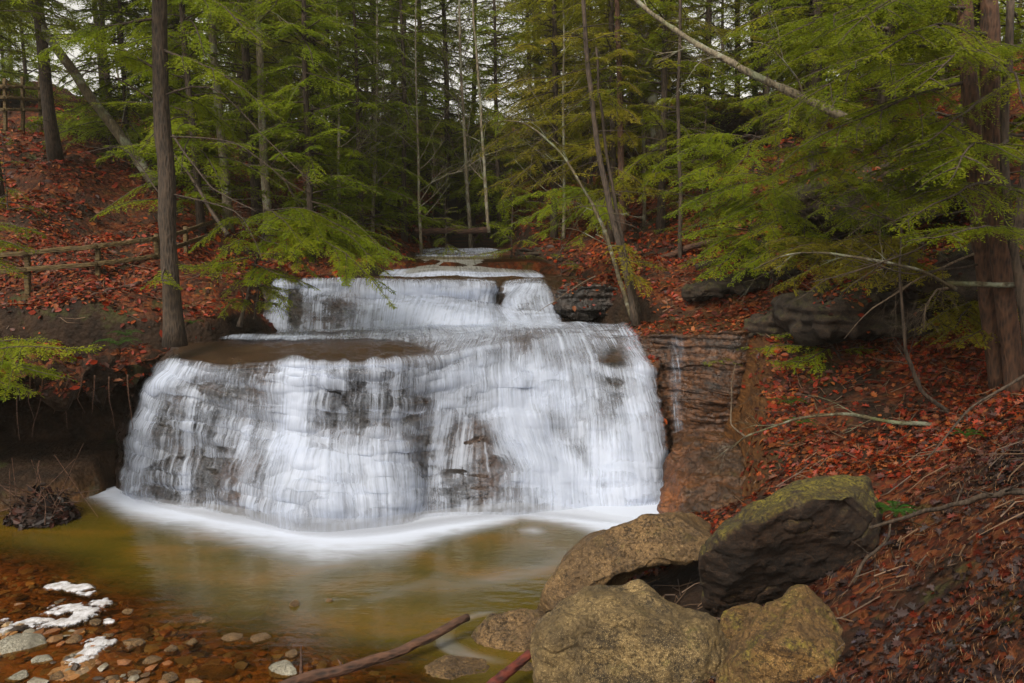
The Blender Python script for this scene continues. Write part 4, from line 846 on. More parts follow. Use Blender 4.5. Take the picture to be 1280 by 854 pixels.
# ------------------------------------------------------------------ foreground trees with set shapes
def pts(*l): return np.array([at(*q) for q in l])
def resample(P, n=24, w=.0, seed=0):
    P = np.asarray(P); d = np.r_[0, np.cumsum(np.linalg.norm(np.diff(P, axis=0), axis=1))]; t = np.linspace(0, d[-1], n)
    Q = np.stack([np.interp(t, d, P[:, i]) for i in range(3)], 1)
    for _ in range(2): Q[1:-1] = .25*Q[:-2]+.5*Q[1:-1]+.25*Q[2:]
    if w: Q = Q+np.stack([fbm(t*.9, t*0, i*5., 4, seed+i) for i in range(3)], 1)*w
    return Q
def custom_tree(name, label, trunk, r0, r1, bark, limbs, fol, seed, tw=.08, wid=.016, dens=1.4, blen=.7, bare=(), extra=0, extraL=1.2, twl=.02, cat='tree', spacing=.042):
    base = trunk[0].copy(); root = empty(name, base); r = np.random.default_rng(seed)
    T = resample(trunk, 26, .05, seed)-base; mb = MB(); rad = np.linspace(r0, r1, 26); rad[0] *= 1.45; rad[1] *= 1.15; mb.tube(T, rad*(1+.05*r.standard_normal(26)), 16)
    mb.build('trunk', M[bark], root)
    LL = []; BK = 'bark' if bark in ('bark', 'redbark') else bark
    for P in limbs:
        bb = MB(); Q = resample(P, 12, .10, seed+len(LL))-base; LL.append(Q); bb.tube(Q, np.linspace(twl*1.5, .004, 12), 6, cap=False)
        # side limbs carry sprays too
        L = np.linalg.norm(Q[-1]-Q[0])
        for j in range(int(L*3.4)):
            u = r.uniform(.2, .95); i = min(int(u*11), 10); d = Q[i+1]-Q[i]; d /= np.linalg.norm(d); s = np.cross(d, (0, 0, 1))*(1 if j % 2 else -1); az = math.atan2(*(d*.7+s*.8)[[1, 0]])
            q = limb_path(Q[i], az, r.uniform(.35, .5)*L*(1.1-u)+.15, d[2]*.6, r.uniform(.1, .4), r, 6); LL.append(q); bb.tube(q, np.linspace(twl*.5, .003, 6), 4, cap=False)
        bb.build('limb', M[BK], root)
    for P in bare:
        bb = MB()
        Q = resample(P, 12, .08, seed+70)-base; bb.tube(Q, np.linspace(twl, .005, 12), 6, cap=False)
        for j in range(6):
            i = r.integers(4, 11); branchy(bb, Q[i], (Q[i+1]-Q[i])/np.linalg.norm(Q[i+1]-Q[i])+r.standard_normal(3)*.5, r.uniform(.3, 1.), twl*.35, 1, r, 4)
        bb.build('bare_limb', M[BK], root)
    bb = MB()
    for j in range(extra):
        i = r.integers(4, 25); az = r.uniform(0, 6.283); q = limb_path(T[i], az, extraL*r.uniform(.4, 1.1), r.uniform(-.1, .3), r.uniform(.1, .5), r); 
        bb.tube(q, np.linspace(twl*.6, .003, len(q)), 4, cap=False)
        if fol: LL.append(q)
    if bb.n: bb.build('branches', M[BK], root)
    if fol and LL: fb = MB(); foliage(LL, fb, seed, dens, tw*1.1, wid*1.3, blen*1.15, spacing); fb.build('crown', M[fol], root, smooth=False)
    return tag(root, label, cat)
# big trunk on the left bank
custom_tree('hemlock_tree', 'straight dark hemlock trunk at the edge of the left bank beside the waterfall', pts((219,432,16.1),(213,330,16.1),(206,200,16.1),(200,60,16.1),(195,-120,16.1),(192,-260,16.1)), .18, .11, 'bark',
 [pts((200,60,16.1),(280,90,15.6),(350,150,15.4)),pts((198,20,16.1),(120,30,15.5),(40,70,15.2)),pts((200,90,16.1),(150,60,16.6),(60,40,17)),pts((198,-10,16.1),(270,-5,16),(330,60,15)),pts((196,-80,16),(100,-60,15),(20,0,14)),pts((196,-60,16),(300,-60,16.6),(400,10,16.5)),pts((202,110,16.1),(250,130,17),(300,180,17.4)),
  pts((206,330,16.1),(200,345,15.7),(215,352,15.3))], 'hemb', 401, bare=[pts((209,240,16.1),(300,265,15.7),(330,330,15.5)),pts((206,170,16.1),(290,175,15.8),(380,240,15.6)),pts((204,130,16.1),(130,90,15.7),(60,88,15.5)),pts((208,250,16.1),(150,180,16.6),(100,190,16.8)),pts((203,120,16.1),(260,100,15.7),(395,235,15.2))], extra=6, extraL=1.4)
# leaning trunk upper left
custom_tree('leaning_tree', 'mossy grey trunk leaning left on the slope behind the fence', pts((196,232,27),(165,190,27),(120,130,27),(85,80,27),(55,40,27),(20,-30,27)), .19, .11, 'mossbark', [], None, 402, bare=[pts((150,170,27),(160,110,26.5),(150,60,26)),pts((170,195,27),(200,160,26.5),(230,150,26)),pts((100,100,27),(130,60,27),(140,20,27))], extra=10, extraL=1.6)
custom_tree('leaning_tree', 'thin fallen pole slanting down to the rail fence', pts((285,295,22),(240,225,23),(200,170,24)), .05, .03, 'bark', [], None, 403, bare=[], extra=8, extraL=1.1)
custom_tree('dead_branch', 'tangle of bare grey limbs running down right above the fence', pts((215,170,22),(265,235,21.5),(320,265,21)), .03, .012, 'bark', [], None, 404, extra=12, extraL=1.1, cat='branch')
# the big bright spray left of the stream
custom_tree('hemlock_sapling', 'bright green hemlock spraying out over the left edge of the middle cascade', pts((300,408,18.3),(315,350,18.4),(330,290,18.5),(335,262,18.5)), .05, .02, 'bark',
 [pts((330,275,18.5),(400,275,18),(450,300,17.6),(478,345,17.3)),pts((328,285,18.5),(390,290,17.6),(440,325,17),(488,380,16.6)),pts((330,265,18.5),(380,258,18.2),(440,290,18),(520,325,18)),pts((325,300,18.5),(360,310,17.3),(400,345,16.9)),pts((322,310,18.4),(300,300,17.4),(262,330,17)),
  pts((328,275,18.5),(290,270,18),(240,315,17.6)),pts((318,330,18.4),(350,340,17.6),(395,362,17.2)),pts((315,350,18.3),(345,365,18),(360,388,17.8)),pts((322,320,18.4),(280,330,18),(225,335,17.4)),pts((332,262,18.5),(350,270,17.2),(380,310,16.7)),pts((326,295,18.5),(420,300,18.8),(500,330,18.8))],
 'hemb', 405, tw=.075, wid=.016, dens=1.5, blen=.6, extra=6, extraL=.9, twl=.014, cat='sapling')
custom_tree('hemlock_sapling', 'dark green low hemlock hugging the bank below the bright spray', pts((318,400,18.2),(322,370,18.2),(326,350,18.2)), .03, .01, 'bark', [pts((320,385,18.2),(290,370,17.8),(270,392,17.5)),pts((321,375,18.2),(345,378,17.8),(350,396,17.6)),pts((322,365,18.2),(300,350,17.8),(280,370,17.4)),pts((323,360,18.2),(350,358,17.8),(362,380,17.5))], 'hem', 406, tw=.07, wid=.016, blen=.4, twl=.01, cat='sapling')
# bough hanging in from the left edge
custom_tree('hemlock_bough', 'low green hemlock bough reaching in from the left edge over the dark bank', pts((-90,470,14.2),(-60,440,14.2),(-50,400,14.2)), .05, .02, 'bark', [pts((-60,440,14.2),(20,432,13.6),(80,440,13.4),(122,438,13.3)),pts((-60,450,14.2),(10,450,13.2),(60,470,13),(90,480,12.9)),pts((-65,455,14.2),(-10,470,13.2),(40,490,13)),pts((-60,430,14.2),(30,420,14.2),(70,430,14))], 'hemb', 407, tw=.075, wid=.015, dens=1.4, blen=.5, twl=.012, cat='bough')
custom_tree('hemlock_bough', 'dark hemlock bough at the left edge in front of the rail fence', pts((-90,330,15.2),(-60,300,15.2),(-50,260,15.2)), .05, .02, 'bark', [pts((-60,300,15.2),(0,275,15),(50,290,14.8)),pts((-60,310,15.2),(0,300,14.8),(40,315,14.6)),pts((-60,320,15.2),(-10,322,14.8),(30,345,14.6))], 'hem', 408, tw=.075, wid=.015, dens=1.3, blen=.5, twl=.012, cat='bough')
# trunks at the right edge
RT = [pts((1256,492,12.3),(1238,400,12.3),(1225,300,12.3),(1213,160,12.3),(1208,40,12.3),(1200,-150,12.3)), pts((1276,500,11.9),(1262,400,11.9),(1250,300,11.9),(1240,160,11.9),(1236,0,11.9),(1230,-150,11.9)), pts((1300,520,11.4),(1285,420,11.4),(1262,290,11.5),(1255,150,11.5),(1262,0,11.5))]
custom_tree('hemlock_tree', 'left trunk of the reddish hemlock clump at the right edge', RT[0], .135, .10, 'redbark',
 [pts((1208,60,12.3),(1120,60,11.5),(1020,110,11),(960,150,10.8)),pts((1210,100,12.3),(1140,120,11.6),(1060,150,11.3),(980,205,11)),pts((1206,10,12.3),(1100,0,11.6),(1010,30,11.2),(930,60,11)),pts((1204,-60,12.3),(1080,-70,11.8),(980,-20,11.2),(910,30,11)),pts((1212,150,12.3),(1150,190,11.6),(1080,200,11.2)),
  pts((1204,-30,12.3),(1120,-10,10.8),(1050,60,10)),pts((1204,-40,12.3),(1140,-40,13.2),(1040,0,13.6)),pts((1210,90,12.3),(1100,80,13.2),(1000,150,13.8))], 'hem', 411, tw=.07, wid=.013, dens=1.05, blen=.6, bare=[pts((1215,260,12.3),(1130,280,11.6),(1040,250,11.2)),pts((1222,330,12.3),(1140,345,11.5),(1060,320,11)),pts((1218,280,12.3),(1100,330,11),(1010,350,10.6))], extra=4)
custom_tree('hemlock_tree', 'middle trunk of the reddish hemlock clump at the right edge', RT[1], .15, .11, 'redbark',
 [pts((1238,40,11.9),(1180,20,10.6),(1100,60,9.8),(1040,90,9.6)),pts((1240,120,11.9),(1200,150,10.8),(1140,190,10)),pts((1245,220,11.9),(1200,240,10.8),(1120,290,10.2)),pts((1240,80,11.9),(1270,100,10.8),(1290,160,10)),pts((1246,240,11.9),(1280,240,11),(1310,280,10.5)),pts((1236,-20,11.9),(1170,-30,10.2),(1090,20,9.4))], 'hem', 412, tw=.07, wid=.013, dens=1., blen=.55, extra=3)
custom_tree('hemlock_tree', 'thinnest dark trunk at the very right edge of the view', RT[2], .07, .05, 'bark', [pts((1262,290,11.5),(1230,290,10),(1150,300,9.4)),pts((1258,180,11.5),(1220,180,10),(1180,240,9.2)),pts((1262,60,11.5),(1200,60,9.6),(1140,110,9))], 'hem', 413, tw=.065, wid=.012, dens=1.4, blen=.45, extra=2)
# mossy level limb of the right clump
log('broken_limb', at(1290,358,11.6), at(1185,356,11.9), .045, .035, M['mossbark'], 'level mossy limb crossing in front of the reddish trunks', 'branch', 30, .06)
# pale fallen limb across the upper right
def limb_thing(name, label, P, r0, r1, mat, seed, nside, sl, cat='branch'):
    rr = np.random.default_rng(seed); Q = resample(P, 36, .06, seed); mb = MB(); mb.tube(Q, np.linspace(r0, r1, 36)*(1+.08*rr.standard_normal(36)), 9)
    for j in range(nside):
        i = rr.integers(6, 35); d = Q[min(i+1, 35)]-Q[i-1]; d /= np.linalg.norm(d); branchy(mb, Q[i], d+rr.standard_normal(3)*.6, sl*rr.uniform(.4, 1.2), r0*.28*(1-i/50), 2, rr, 5, -.1)
    o = mb.build(name, M[mat]); origin_to(o, Q[0]); return tag(o, label, cat)
limb_thing('fallen_limb', 'long pale lichened limb slanting down across the upper right', pts((1092,168,14),(1060,150,14),(1000,120,14.3),(920,80,14.8),(850,45,15.4),(800,8,16),(770,-30,16.5)), .085, .03, 'palebark', 501, 6, 1.1)
limb_thing('bare_limb', 'arching bare limb over the rock outcrop on the right', pts((1190,358,11.7),(1150,338,11.5),(1100,325,11.5),(1040,318,12),(980,318,12.5),(940,335,13)), .03, .008, 'mossbark', 502, 9, .8)
limb_thing('bare_limb', 'thin grey limb sloping from the right trunks to the low ferny bough', pts((1215,320,12),(1150,345,11.8),(1090,385,12),(1055,425,12.4)), .02, .006, 'twig', 503, 8, .6)
limb_thing('bare_limb', 'pale bare limb forking above the middle cascade on the right bank', pts((790,400,18.6),(770,330,19),(740,250,19.5),(700,190,20),(660,155,20.5),(630,150,21)), .06, .012, 'mossbark', 504, 12, 1.2)
limb_thing('bare_limb', 'long dark branch lying on the red leaves of the right bank', pts((1190,530,12),(1120,528,12.3),(1060,515,12.8),(1000,520,13.2),(930,548,13.6),(915,562,13.7)), .04, .012, 'mossbark', 505, 8, .7)
limb_thing('bare_sapling', 'crooked bare sapling rising right of the rock outcrop', pts((1185,515,11.8),(1150,490,11.8),(1133,440,11.8),(1128,360,11.8),(1125,280,11.8)), .035, .012, 'bark', 506, 10, .7, 'sapling')
limb_thing('bare_limb', 'drooping twig bush hanging beside the right trunks', pts((1185,360,11.9),(1170,362,11.8),(1155,385,11.7),(1150,415,11.7)), .02, .005, 'twig', 507, 16, .5)
limb_thing('bare_limb', 'slender twig leaning over the dark rock right of the middle cascade', pts((745,345,20.5),(722,355,20.3),(695,375,20.1),(670,392,20)), .02, .006, 'twig', 508, 4, .4)
limb_thing('bare_limb', 'bent brown stem at the edge of the orange cliff', pts((935,545,14.8),(915,530,15),(912,480,15.4),(918,455,15.6)), .02, .008, 'twig', 509, 5, .5)
limb_thing('bare_sapling', 'thin pale sapling standing right of the stream head', pts((612,290,30),(606,230,30),(600,120,30),(592,20,30),(590,-40,30)), .07, .03, 'palebark', 510, 10, 1.5, 'sapling')
limb_thing('bare_limb', 'pale twisted twigs crossing the leaves below the right trunks', pts((1280,470,10),(1220,510,10),(1160,580,9.6)), .02, .008, 'bark', 511, 6, .5)
# leaning trunks right of the stream
for k, (P, r, mat, lab) in enumerate([
 (pts((796,408,18.4),(783,350,18.6),(768,280,18.9),(752,210,19.2),(735,100,19.5),(725,-60,20)), .08, 'bark', 'reddish brown trunk leaning left at the right end of the falls'),
 (pts((800,395,18.8),(778,300,19.3),(758,200,19.8),(745,60,20)), .05, 'bark', 'thinner trunk close behind the leaning reddish one'),
 (pts((852,350,22),(850,260,22),(848,120,22),(850,-40,22)), .06, 'bark', 'slim straight trunk rising from the red leaves'),
 (pts((778,290,26),(776,180,26),(772,40,26),(770,-40,26)), .12, 'redbark', 'reddish straight trunk left of the trunk group'),
 (pts((826,215,31),(815,130,31),(806,40,31),(800,-40,31)), .24, 'mossbark', 'thickest grey trunk of the group on the right slope'),
 (pts((812,212,31.5),(800,110,31.5),(795,-40,31.5)), .15, 'bark', 'dark trunk touching the thickest grey one'),
 (pts((950,100,33),(945,40,33),(942,-40,33)), .28, 'bark', 'broad dark trunk at the right side of the bright sky gap'),
 (pts((430,430,0),)*1, 0, '', '')]):
    if r: custom_tree('tree', lab, P, r, r*.6, mat, [], 'hemd' if k in (1, 2, 3) else None, 600+k, bare=[], extra=14, extraL=1.5, tw=.1, wid=.02, dens=1.)
# ferny bough low on the right bank
custom_tree('hemlock_sapling', 'low yellow green hemlock spray on the right bank above the cliff', pts((1050,450,15.2),(1040,430,15.2),(1030,425,15.2)), .02, .01, 'bark', [pts((1040,432,15.2),(990,430,14.8),(930,436,14.6)),pts((1040,435,15.2),(1000,448,14.6),(960,450,14.4)),pts((1045,440,15.2),(1070,435,14.8),(1095,440,14.6)),pts((1035,430,15.2),(1010,415,15),(960,418,15))], 'hemb', 701, tw=.06, wid=.013, blen=.35, twl=.008, cat='sapling')
custom_tree('hemlock_sapling', 'tiny hemlock spray at the top edge of the orange cliff', pts((905,460,16.2),(902,450,16.2),(900,440,16.2)), .01, .005, 'bark', [pts((902,450,16.2),(890,448,16),(878,455,15.9)),pts((902,448,16.2),(912,446,16),(920,452,15.9))], 'hemb', 702, tw=.06, wid=.013, blen=.2, twl=.006, cat='sapling')
for i, (px, py, Y, sx) in enumerate([(880,200,20,1.),(930,250,18,1.),(880,260,19,.8),(960,300,17,.8),(1010,215,16,.9),(1060,260,15,.8),(1140,235,13,.8),(1000,330,15.6,.8),(1090,330,13.6,.8),(900,320,17.5,.7),(1190,400,12.8,.6),(1010,60,14.5,1.3),(1110,170,12.6,1.),(700,270,22,1.),(985,150,16.5,1.)]):
    lab = ['green hemlock bough left of the lower end of the pale limb','yellow green hemlock bough under the pale limb','feathery hemlock bough over the red leaves near the straight slim trunk','low feathery hemlock bough above the right rocks','dark green hemlock bough below the pale limb end','hemlock bough in front of the rock outcrop top','hemlock bough just left of the reddish trunks','hemlock bough drooping over the long low ledge','hemlock bough veiling the dark slab outcrop','small hemlock bough beside the upper end of the propped log','little hemlock bough on the leaves beside the reddish trunks','wide hemlock bough at the top above the pale limb end','hemlock bough behind the crossing dead twigs near the right trunks','light hemlock bough over the red bank right of the stream head','hemlock bough directly behind the lower end of the pale limb'][i]
    S = 18/Y
    custom_tree('hemlock_bough', lab, pts((px+75*sx, py-25, Y+1),(px+60*sx, py-30, Y+.9),(px+50*sx,py-32,Y+.8)), .03, .01, 'bark', [pts((px+60*sx,py-30,Y+.9),(px,py-20,Y),(px-60*sx,py+10,Y-.4)),pts((px+60*sx,py-28,Y+.9),(px+10,py+5,Y-.3),(px-40*sx,py+30,Y-.7)),pts((px+60*sx,py-30,Y+.9),(px+50,py,Y-.3),(px+20*sx,py+35,Y-.8)),pts((px+60*sx,py-30,Y+.9),(px-10,py-35,Y+.5),(px-70*sx,py-20,Y+.3))], 'hemb' if i in (0, 1, 2, 3, 9, 13) else 'hemd' if i in (7, 8, 10) else 'hem', 720+i, tw=.075, wid=.015, blen=.6, twl=.01, dens=1.3, cat='bough')
# ------------------------------------------------------------------ right bank rock outcrops
EXTRA = MB()
def leaves_on(o, cnt, size, nz=.55, kind=0):
    me = o.data; n = len(me.vertices); V = np.empty(n*3, np.float32); me.vertices.foreach_get('co', V); V = V.reshape(-1, 3)+0.; N = np.empty(n*3, np.float32); me.vertices.foreach_get('normal', N); N = N.reshape(-1, 3)
    idx = np.where(N[:, 2] > nz)[0]
    if len(idx) == 0: return
    idx = rng.choice(idx, cnt); k = fbm(V[idx, 0]*1.3, V[idx, 1]*1.3, 0, 3, 77) > -.15; idx = idx[k]; P = V[idx]+rng.standard_normal((len(idx), 3))*.02
    scatter_leaves(P[:, 0], P[:, 1], P[:, 2], N[idx], size, kind, EXTRA)
def slab(px, py, Y, L, W, T, rz, dip, label, seed, mat='outcrop'):
    c = at(px, py, Y); q = []
    rr = random.Random(seed)
    for sx in (-1, -.4, .3, 1):
        for sy in (-1, 1):
            for sz in (-1, 1): q.append(np.array([sx*L/2*(1+rr.uniform(-.06, .06)), sy*W/2*(1-.25*abs(sx)+rr.uniform(-.1, .1)), sz*T/2*(1-.35*abs(sx)**2+rr.uniform(-.1, .1))]))
    ca, sa = math.cos(rz), math.sin(rz); cd, sd = math.cos(dip), math.sin(dip); P = []
    for p in q:
        x, y, z = p; x, z = x*cd-z*sd, x*sd+z*cd; P.append(c+np.array([x*ca-y*sa, x*sa+y*ca, z]))
    o = rock_mesh(P, 'rock_ledge', M[mat], vox=max(L/80, .03), rough=.13, seed=seed, strat=.16); leaves_on(o, int(L*W*120), .12, .35); origin_to(o, (c[0], c[1], c[2]-T/2)); tag(o, label, 'rock')
slab(1110,385,15.3,3.6,2.2,.75,.05,.10,'dark slab outcrop with a black gap beneath, left of the reddish trunks',801)
slab(1010,400,16.8,2.6,1.6,.4,.0,.12,'long low brown rock ledge sloping toward the falls',802)
slab(1230,335,14.2,3.2,2.2,.8,-.1,.12,'thick tan rock ledge behind the reddish trunks',803)
slab(930,352,18.8,2.6,1.2,.35,.1,.22,'narrow tilted ledge beneath the propped log',804)
slab(738,376,21.4,1.8,1.4,.9,-.1,0,'rock darkened for its shaded undercut, right of the middle cascade',805,'bedrock')  # darker bedrock material stands in for the shade of the undercut
slab(690,322,28.5,2.6,1.4,.6,0,-.05,'dark rock shelf over the head of the stream',806)
slab(1120,245,19.5,4.6,2.4,1.2,.0,.12,'leaf strewn rock step high on the right slope',807)
slab(880,158,34,3.4,2,.8,0,0,'dark rock ledge under the trees on the right ridge',808)
# overhanging lip of the left bank above the black hollow
hp = [at(-260,430,14.6),at(-60,468,14.5),at(60,476,14.5),at(120,468,14.9),at(165,455,15.6),at(190,450,16.4)]
hull = []
for p in hp: hull += [p, p+(0, .1, -.38), p+(.3, 2.4, .25), p+(.3, 2.4, -.5)]
hull += [hp[0]+(-2, 0, .3), hp[0]+(-2, 0, -.6)]
o = rock_mesh(hull, 'bank_overhang', M['ground'], vox=.05, rough=.16, seed=71, strat=.05); tag(o, 'undercut lip of earth and roots above the black hollow', 'bank', kind='structure'); leaves_on(o, 4500, .11, .4)
for i in range(9):
    px = 20+i*17+rb.uniform(-5, 5); limb_thing('hanging_root', ['short','kinked','forked','thin','long','curled','pale','stubby','dark'][i]+' root hanging from the undercut left bank', pts((px, 470, 14.6), (px+rb.uniform(-6, 6), 500, 14.7), (px+rb.uniform(-12, 12), 515+rb.uniform(0, 40), 14.8)), .014, .004, 'log', 900+i, 2, .2, 'root')
# orange mound under the right cliff
rock([(820,655,14.4),(828,600,15.2),(850,555,16.0),(905,550,15.8),(945,570,14.8),(955,640,13.2),(900,660,12.9),(850,668,13.3),(900,560,16),(840,590,16),(940,620,15)], 'rock', M['ironrock'], 'low orange brown wet rock mound at the right foot of the waterfall', 'rock', vox=.03, rough=.11, seed=61, strat=.07)
# trickle on the orange cliff
mb = MB(); Rk, Nk = FALLROCKS['lower_falls']; px_, py_ = proj(Rk); D_ = []; U_ = []
i0 = np.argmin(np.abs(px_[:, 200]-828)); i1 = np.argmin(np.abs(px_[:, 200]-864)); j0 = np.argmin(np.abs(py_[i0]-418)); j1 = np.argmin(np.abs(py_[i0]-545))
sub = Rk[i0:i1, j0:j1]+Nk[i0:i1, j0:j1]*.05; sub = smooth_t(sub, 6); ns_, nt_ = sub.shape[:2]; mb.add(sub, grid_faces(ns_, nt_))
uu = np.linspace(0, 1, ns_)[:, None]; vv = np.linspace(0, 1, nt_)[None]; ctr = .75-.35*sstep(0, .5, vv); dn = .15*np.exp(-((uu-ctr)/.2)**2)*sstep(0, .15, vv)*np.ones_like(vv)
EXTRA.build('fallen_leaves', M['litter'], smooth=False); tag(bpy.data.objects['fallen_leaves.001'], 'fallen leaves caught on the rock ledges', 'leaf litter', kind='stuff')
tag(mb.build('trickle', M['water'], attrs=dict(dens=dn.ravel()), uv=np.stack([np.broadcast_to(uu*1.2+60, dn.shape).ravel(), np.broadcast_to(vv*2, dn.shape).ravel()], 1)), 'faint trickle of water down the orange cliff', 'water', kind='structure')
# ------------------------------------------------------------------ debris pile, ferns, fences
def debris():
    root = empty('debris_pile', atz(45, 655, .0)); b = np.array(root.location); r = np.random.default_rng(8)
    n = 900; a = r.uniform(0, 6.283, n); q = np.sqrt(r.random(n)); x = b[0]+np.cos(a)*q*.62; y = b[1]+.2+np.sin(a)*q*.5; hgt = .75*(1-q)**.7; z = b[2]+hgt*r.random(n)
    mb = MB(); scatter_leaves(x-b[0], y-b[1], z-b[2], np.stack([np.cos(a), np.sin(a)-.3, q*0+.6], 1), .13, 0, mb, np.array([(.02,.014,.012),(.05,.03,.022),(.09,.03,.02),(.015,.01,.01)]), .6); mb.build('leaf_heap', M['litter'], root, smooth=False)
    tb = MB()
    for i in range(60): 
        p = np.array([r.uniform(-.5, .5), r.uniform(-.2, .6), r.uniform(.05, .55)]); d = r.standard_normal(3)*.3; tb.tube([p-d, p+r.standard_normal(3)*.04, p+d], .009, 4, cap=False)
    tb.build('twigs', M['log'], root)
    c = rock_mesh([np.array([math.cos(k)*.5, .25+math.sin(k)*.4, z]) for k in range(7) for z in (-.1, .25)]+[np.array([.1, .3, .5])], 'core', M['bedrock'], vox=.05, seed=9); c.parent = root; c.name = 'soil_mound'
    tag(root, 'dark pile of wet leaves and twigs at the left edge of the pool', 'debris pile')
debris()
def fern(px, py, Y, label, n=8, L=.45, seed=0):
    root = at(px, py, Y); r = np.random.default_rng(seed); mb = MB()
    for i in range(n):
        az = i/n*6.283+r.uniform(-.3, .3); t = np.linspace(0, 1, 12)[:, None]; d = np.array([math.cos(az), math.sin(az), 0]); P = d*L*t+np.array([0, 0, 1.])*L*(.9*t-.75*t*t); s = np.array([-d[1], d[0], 0])
        for k in range(1, 12):
            w = L*.22*math.sin(k/12*math.pi)**.7
            for sg in (-1, 1):
                e = P[k]+s*sg*w+d*w*.3; q = d*.022; mb.add([P[k]-q, e, P[k]+q, P[k]+s*sg*w*.5+d*.035], [(0, 1, 2, 3)] if sg > 0 else [(0, 3, 1, 2)], c=(r.uniform(.2, .9), 0, 0))
        mb.tube(P, .004, 3, cap=False, c=(.4, 0, 0))
    o = mb.build('fern', M['fern'], smooth=False); o.location = tuple(root); tag(o, label, 'fern')
fern(148,432,15.6,'bright green fern on the left bank above the black hollow', seed=1); fern(158,420,15.9,'smaller fern just behind the bright one on the left bank', 7, .35, 2); fern(240,405,17,'small fern right of the straight dark trunk', 6, .28, 3)
fern(1208,545,10.2,'small fern beside the dark hollow under the right trunks', 6, .22, 4); fern(1118,640,8.6,'mossy green tuft behind the largest boulder', 12, .24, 5); fern(985,505,14.3,'green fern among the leaves of the right bank', 7, .35, 6); fern(1000,530,13.6,'lower fern by the long dark branch', 6, .28, 7)
def fence(name, posts, rails, label, pw=.11, rh=.11):
    base = at(*posts[0][:1], posts[0][2], posts[0][3]); root = empty(name, base)
    def prism(mb, a, b, w, h):
        a, b = a-base, b-base; d = b-a; d /= np.linalg.norm(d); s = np.cross(d, (0, 0, 1.)); 
        if np.linalg.norm(s) < .1: s = np.array([1., 0, 0])
        s /= np.linalg.norm(s); u = np.cross(s, d); n = 9; V = []
        for i in range(n):
            p = a+(b-a)*i/(n-1)+rng.standard_normal(3)*.006
            for (x, y) in ((-1, -.8), (-.8, -1), (.8, -1), (1, -.8), (1, .8), (.8, 1), (-.8, 1), (-1, .8)): V.append(p+s*w/2*x+u*h/2*y)
        F = [(i*8+j, i*8+(j+1) % 8, i*8+8+(j+1) % 8, i*8+8+j) for i in range(n-1) for j in range(8)]+[(0, 7, 6, 5), (0, 5, 2, 1), (5, 4, 3, 2)]+[tuple(np.array(q)+(n-1)*8) for q in ((0, 1, 2, 5), (0, 5, 6, 7), (2, 3, 4, 5))]
        mb.add(V, F)
    for px, y0, y1, Y in posts:
        mb = MB(); a = at(px, y1, Y); prism(mb, np.array([a[0], a[1], a[2]-.3]), at(px, y0, Y), pw, pw); mb.build('post', M['rail'], root)
    for (a, b) in rails:
        mb = MB(); prism(mb, at(*a), at(*b), .06, rh); mb.build('rail', M['rail'], root)
    tag(root, label, 'fence')
fence('rail_fence', [(34,315,362,18.5),(122,304,352,19),(196,292,336,20),(232,283,313,23),(272,268,300,26)],
 [((-30,322,18.2),(34,316,18.4)),((34,316,18.4),(122,308,18.9)),((122,308,18.9),(196,299,19.9)),((196,299,19.9),(232,289,22.9)),((232,289,22.9),(272,275,25.9)),
  ((-30,342,18.2),(34,337,18.4)),((34,337,18.4),(122,330,18.9)),((122,330,18.9),(196,320,19.9)),((196,320,19.9),(232,304,22.9)),((232,304,22.9),(272,291,25.9))], 'weathered yellow brown rail fence along the path on the left bank')
fence('slope_fence', [(6,98,158,30),(28,96,158,30.5),(50,94,160,31)], [((-30,106,29.8),(6,108,29.9)),((6,108,29.9),(28,109,30.4)),((28,109,30.4),(50,111,30.9)),((-30,121,29.8),(6,122,29.9)),((6,122,29.9),(28,123,30.4)),((28,123,30.4),(50,125,30.9)),((-30,137,29.8),(6,137,29.9)),((6,137,29.9),(28,137,30.4)),((28,137,30.4),(50,138,30.9))], 'dark three rail fence on the crest at the upper left')
# remove unused prototypes
for lst in PR.values():
    for p in lst:
        if id(p) not in USED:
            for c in list(p.children): bpy.data.objects.remove(c)
            bpy.data.objects.remove(p)
# ------------------------------------------------------------------ spray at the foot of the falls
def spray():
    t = NT('fine_spray'); v = t.n('VolumePrincipled', None, Color=(.95, .96, 1, 1), Density=1.3); t.t.links.new(v.outputs[0], t.out.inputs['Volume'])
    P = np.array([atz(px, py, .08) for px, py in ((165,622),(215,632),(270,642),(330,652),(400,664),(470,662),(540,650),(600,643),(650,638),(710,642),(760,648),(805,652))]); P = resample(P, 40)
    mb = MB(); tt = np.linspace(0, 1, 40); mb.tube(P, .20*np.sin(np.clip(tt, .03, .97)*math.pi)**.5*(1+.2*fbm(tt*9, tt*0, 0, 2, 5)), 12); o = mb.build('spray', t.m); tag(o, 'fine white spray hanging along the foot of the lower waterfall', 'spray', kind='stuff')
spray()
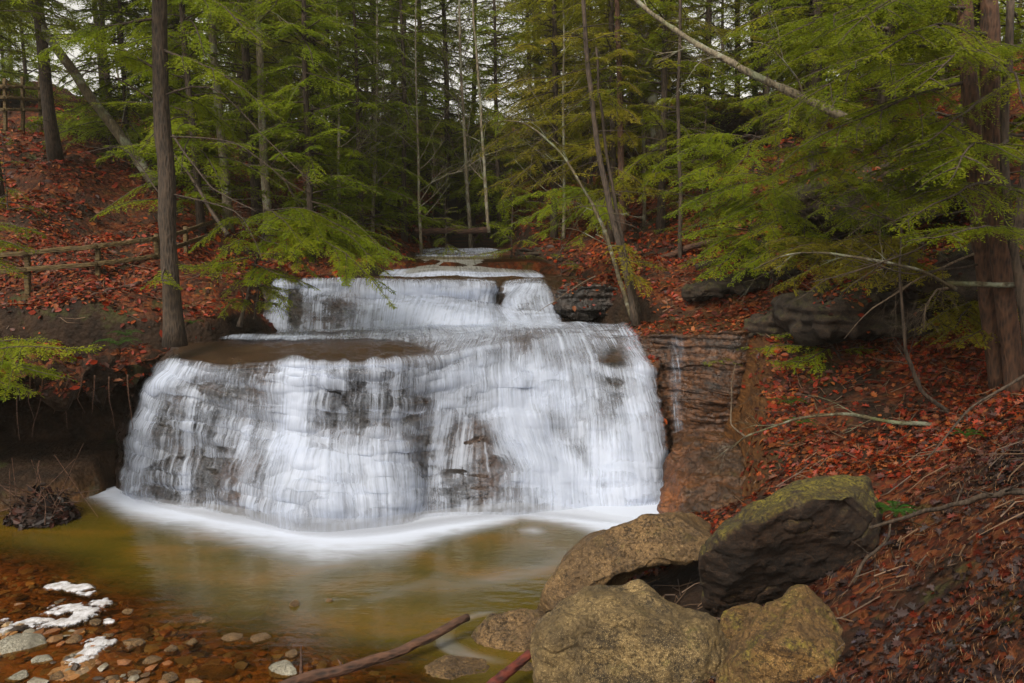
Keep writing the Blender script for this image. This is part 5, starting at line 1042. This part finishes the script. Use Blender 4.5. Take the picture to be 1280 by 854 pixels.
# ------------------------------------------------------------------ haze
def haze():
    t = NT('damp_air'); v = t.n('VolumePrincipled', None, Color=(.99, .96, .84, 1), Density=.0005, Anisotropy=.2); t.t.links.new(v.outputs[0], t.out.inputs['Volume'])
    mb = MB(); c = np.array([(x, y, z) for x in (-235, 235) for y in (-135, 315) for z in (-9, 60)], float)
    mb.add(c, [(0, 1, 3, 2), (4, 6, 7, 5), (0, 4, 5, 1), (2, 3, 7, 6), (0, 2, 6, 4), (1, 5, 7, 3)]); o = mb.build('haze', t.m, smooth=False); tag(o, 'thin damp haze among the far trees', 'haze', kind='stuff')
haze()
# ------------------------------------------------------------------ light
w = bpy.data.worlds.new('World'); SC.world = w; w.use_nodes = True; nt = w.node_tree; nt.nodes.clear()
sky = nt.nodes.new('ShaderNodeTexSky'); sky.sky_type = 'NISHITA'; sky.sun_disc = False; sky.sun_elevation = R(47); sky.sun_rotation = R(208); sky.air_density = 1.; sky.dust_density = 3.; sky.ozone_density = 1.
hs = nt.nodes.new('ShaderNodeHueSaturation'); hs.inputs['Saturation'].default_value = .10; bg = nt.nodes.new('ShaderNodeBackground'); bg.inputs[1].default_value = .12; ou = nt.nodes.new('ShaderNodeOutputWorld')
wm = nt.nodes.new('ShaderNodeMix'); wm.data_type = 'RGBA'; wm.blend_type = 'MULTIPLY'; wm.inputs[0].default_value = 1; wm.inputs[7].default_value = (1, .95, .86, 1)
nt.links.new(sky.outputs[0], hs.inputs['Color']); nt.links.new(hs.outputs[0], wm.inputs[6]); nt.links.new(wm.outputs[2], bg.inputs[0]); nt.links.new(bg.outputs[0], ou.inputs[0])
sl = bpy.data.lights.new('sun', 'SUN'); sl.energy = 1.5; sl.angle = R(12); sl.color = (1, .92, .80); so = bpy.data.objects.new('sun', sl); COL.objects.link(so)
# sun_rotation is clockwise from +Y seen from above
az = R(208); el = R(47); dvec = Vector((math.sin(az)*math.cos(el), math.cos(az)*math.cos(el), math.sin(el))); so.rotation_euler = dvec.to_track_quat('Z', 'Y').to_euler()
SC.render.engine = 'CYCLES'; SC.cycles.max_bounces = 4; SC.cycles.diffuse_bounces = 3; SC.cycles.volume_bounces = 0; SC.cycles.transparent_max_bounces = 8; SC.cycles.use_denoising = True
SC.view_settings.view_transform = 'Standard'; SC.view_settings.look = 'None'; SC.view_settings.exposure = 0.98; SC.view_settings.gamma = 1
SC.render.resolution_x = 1024; SC.render.resolution_y = 683
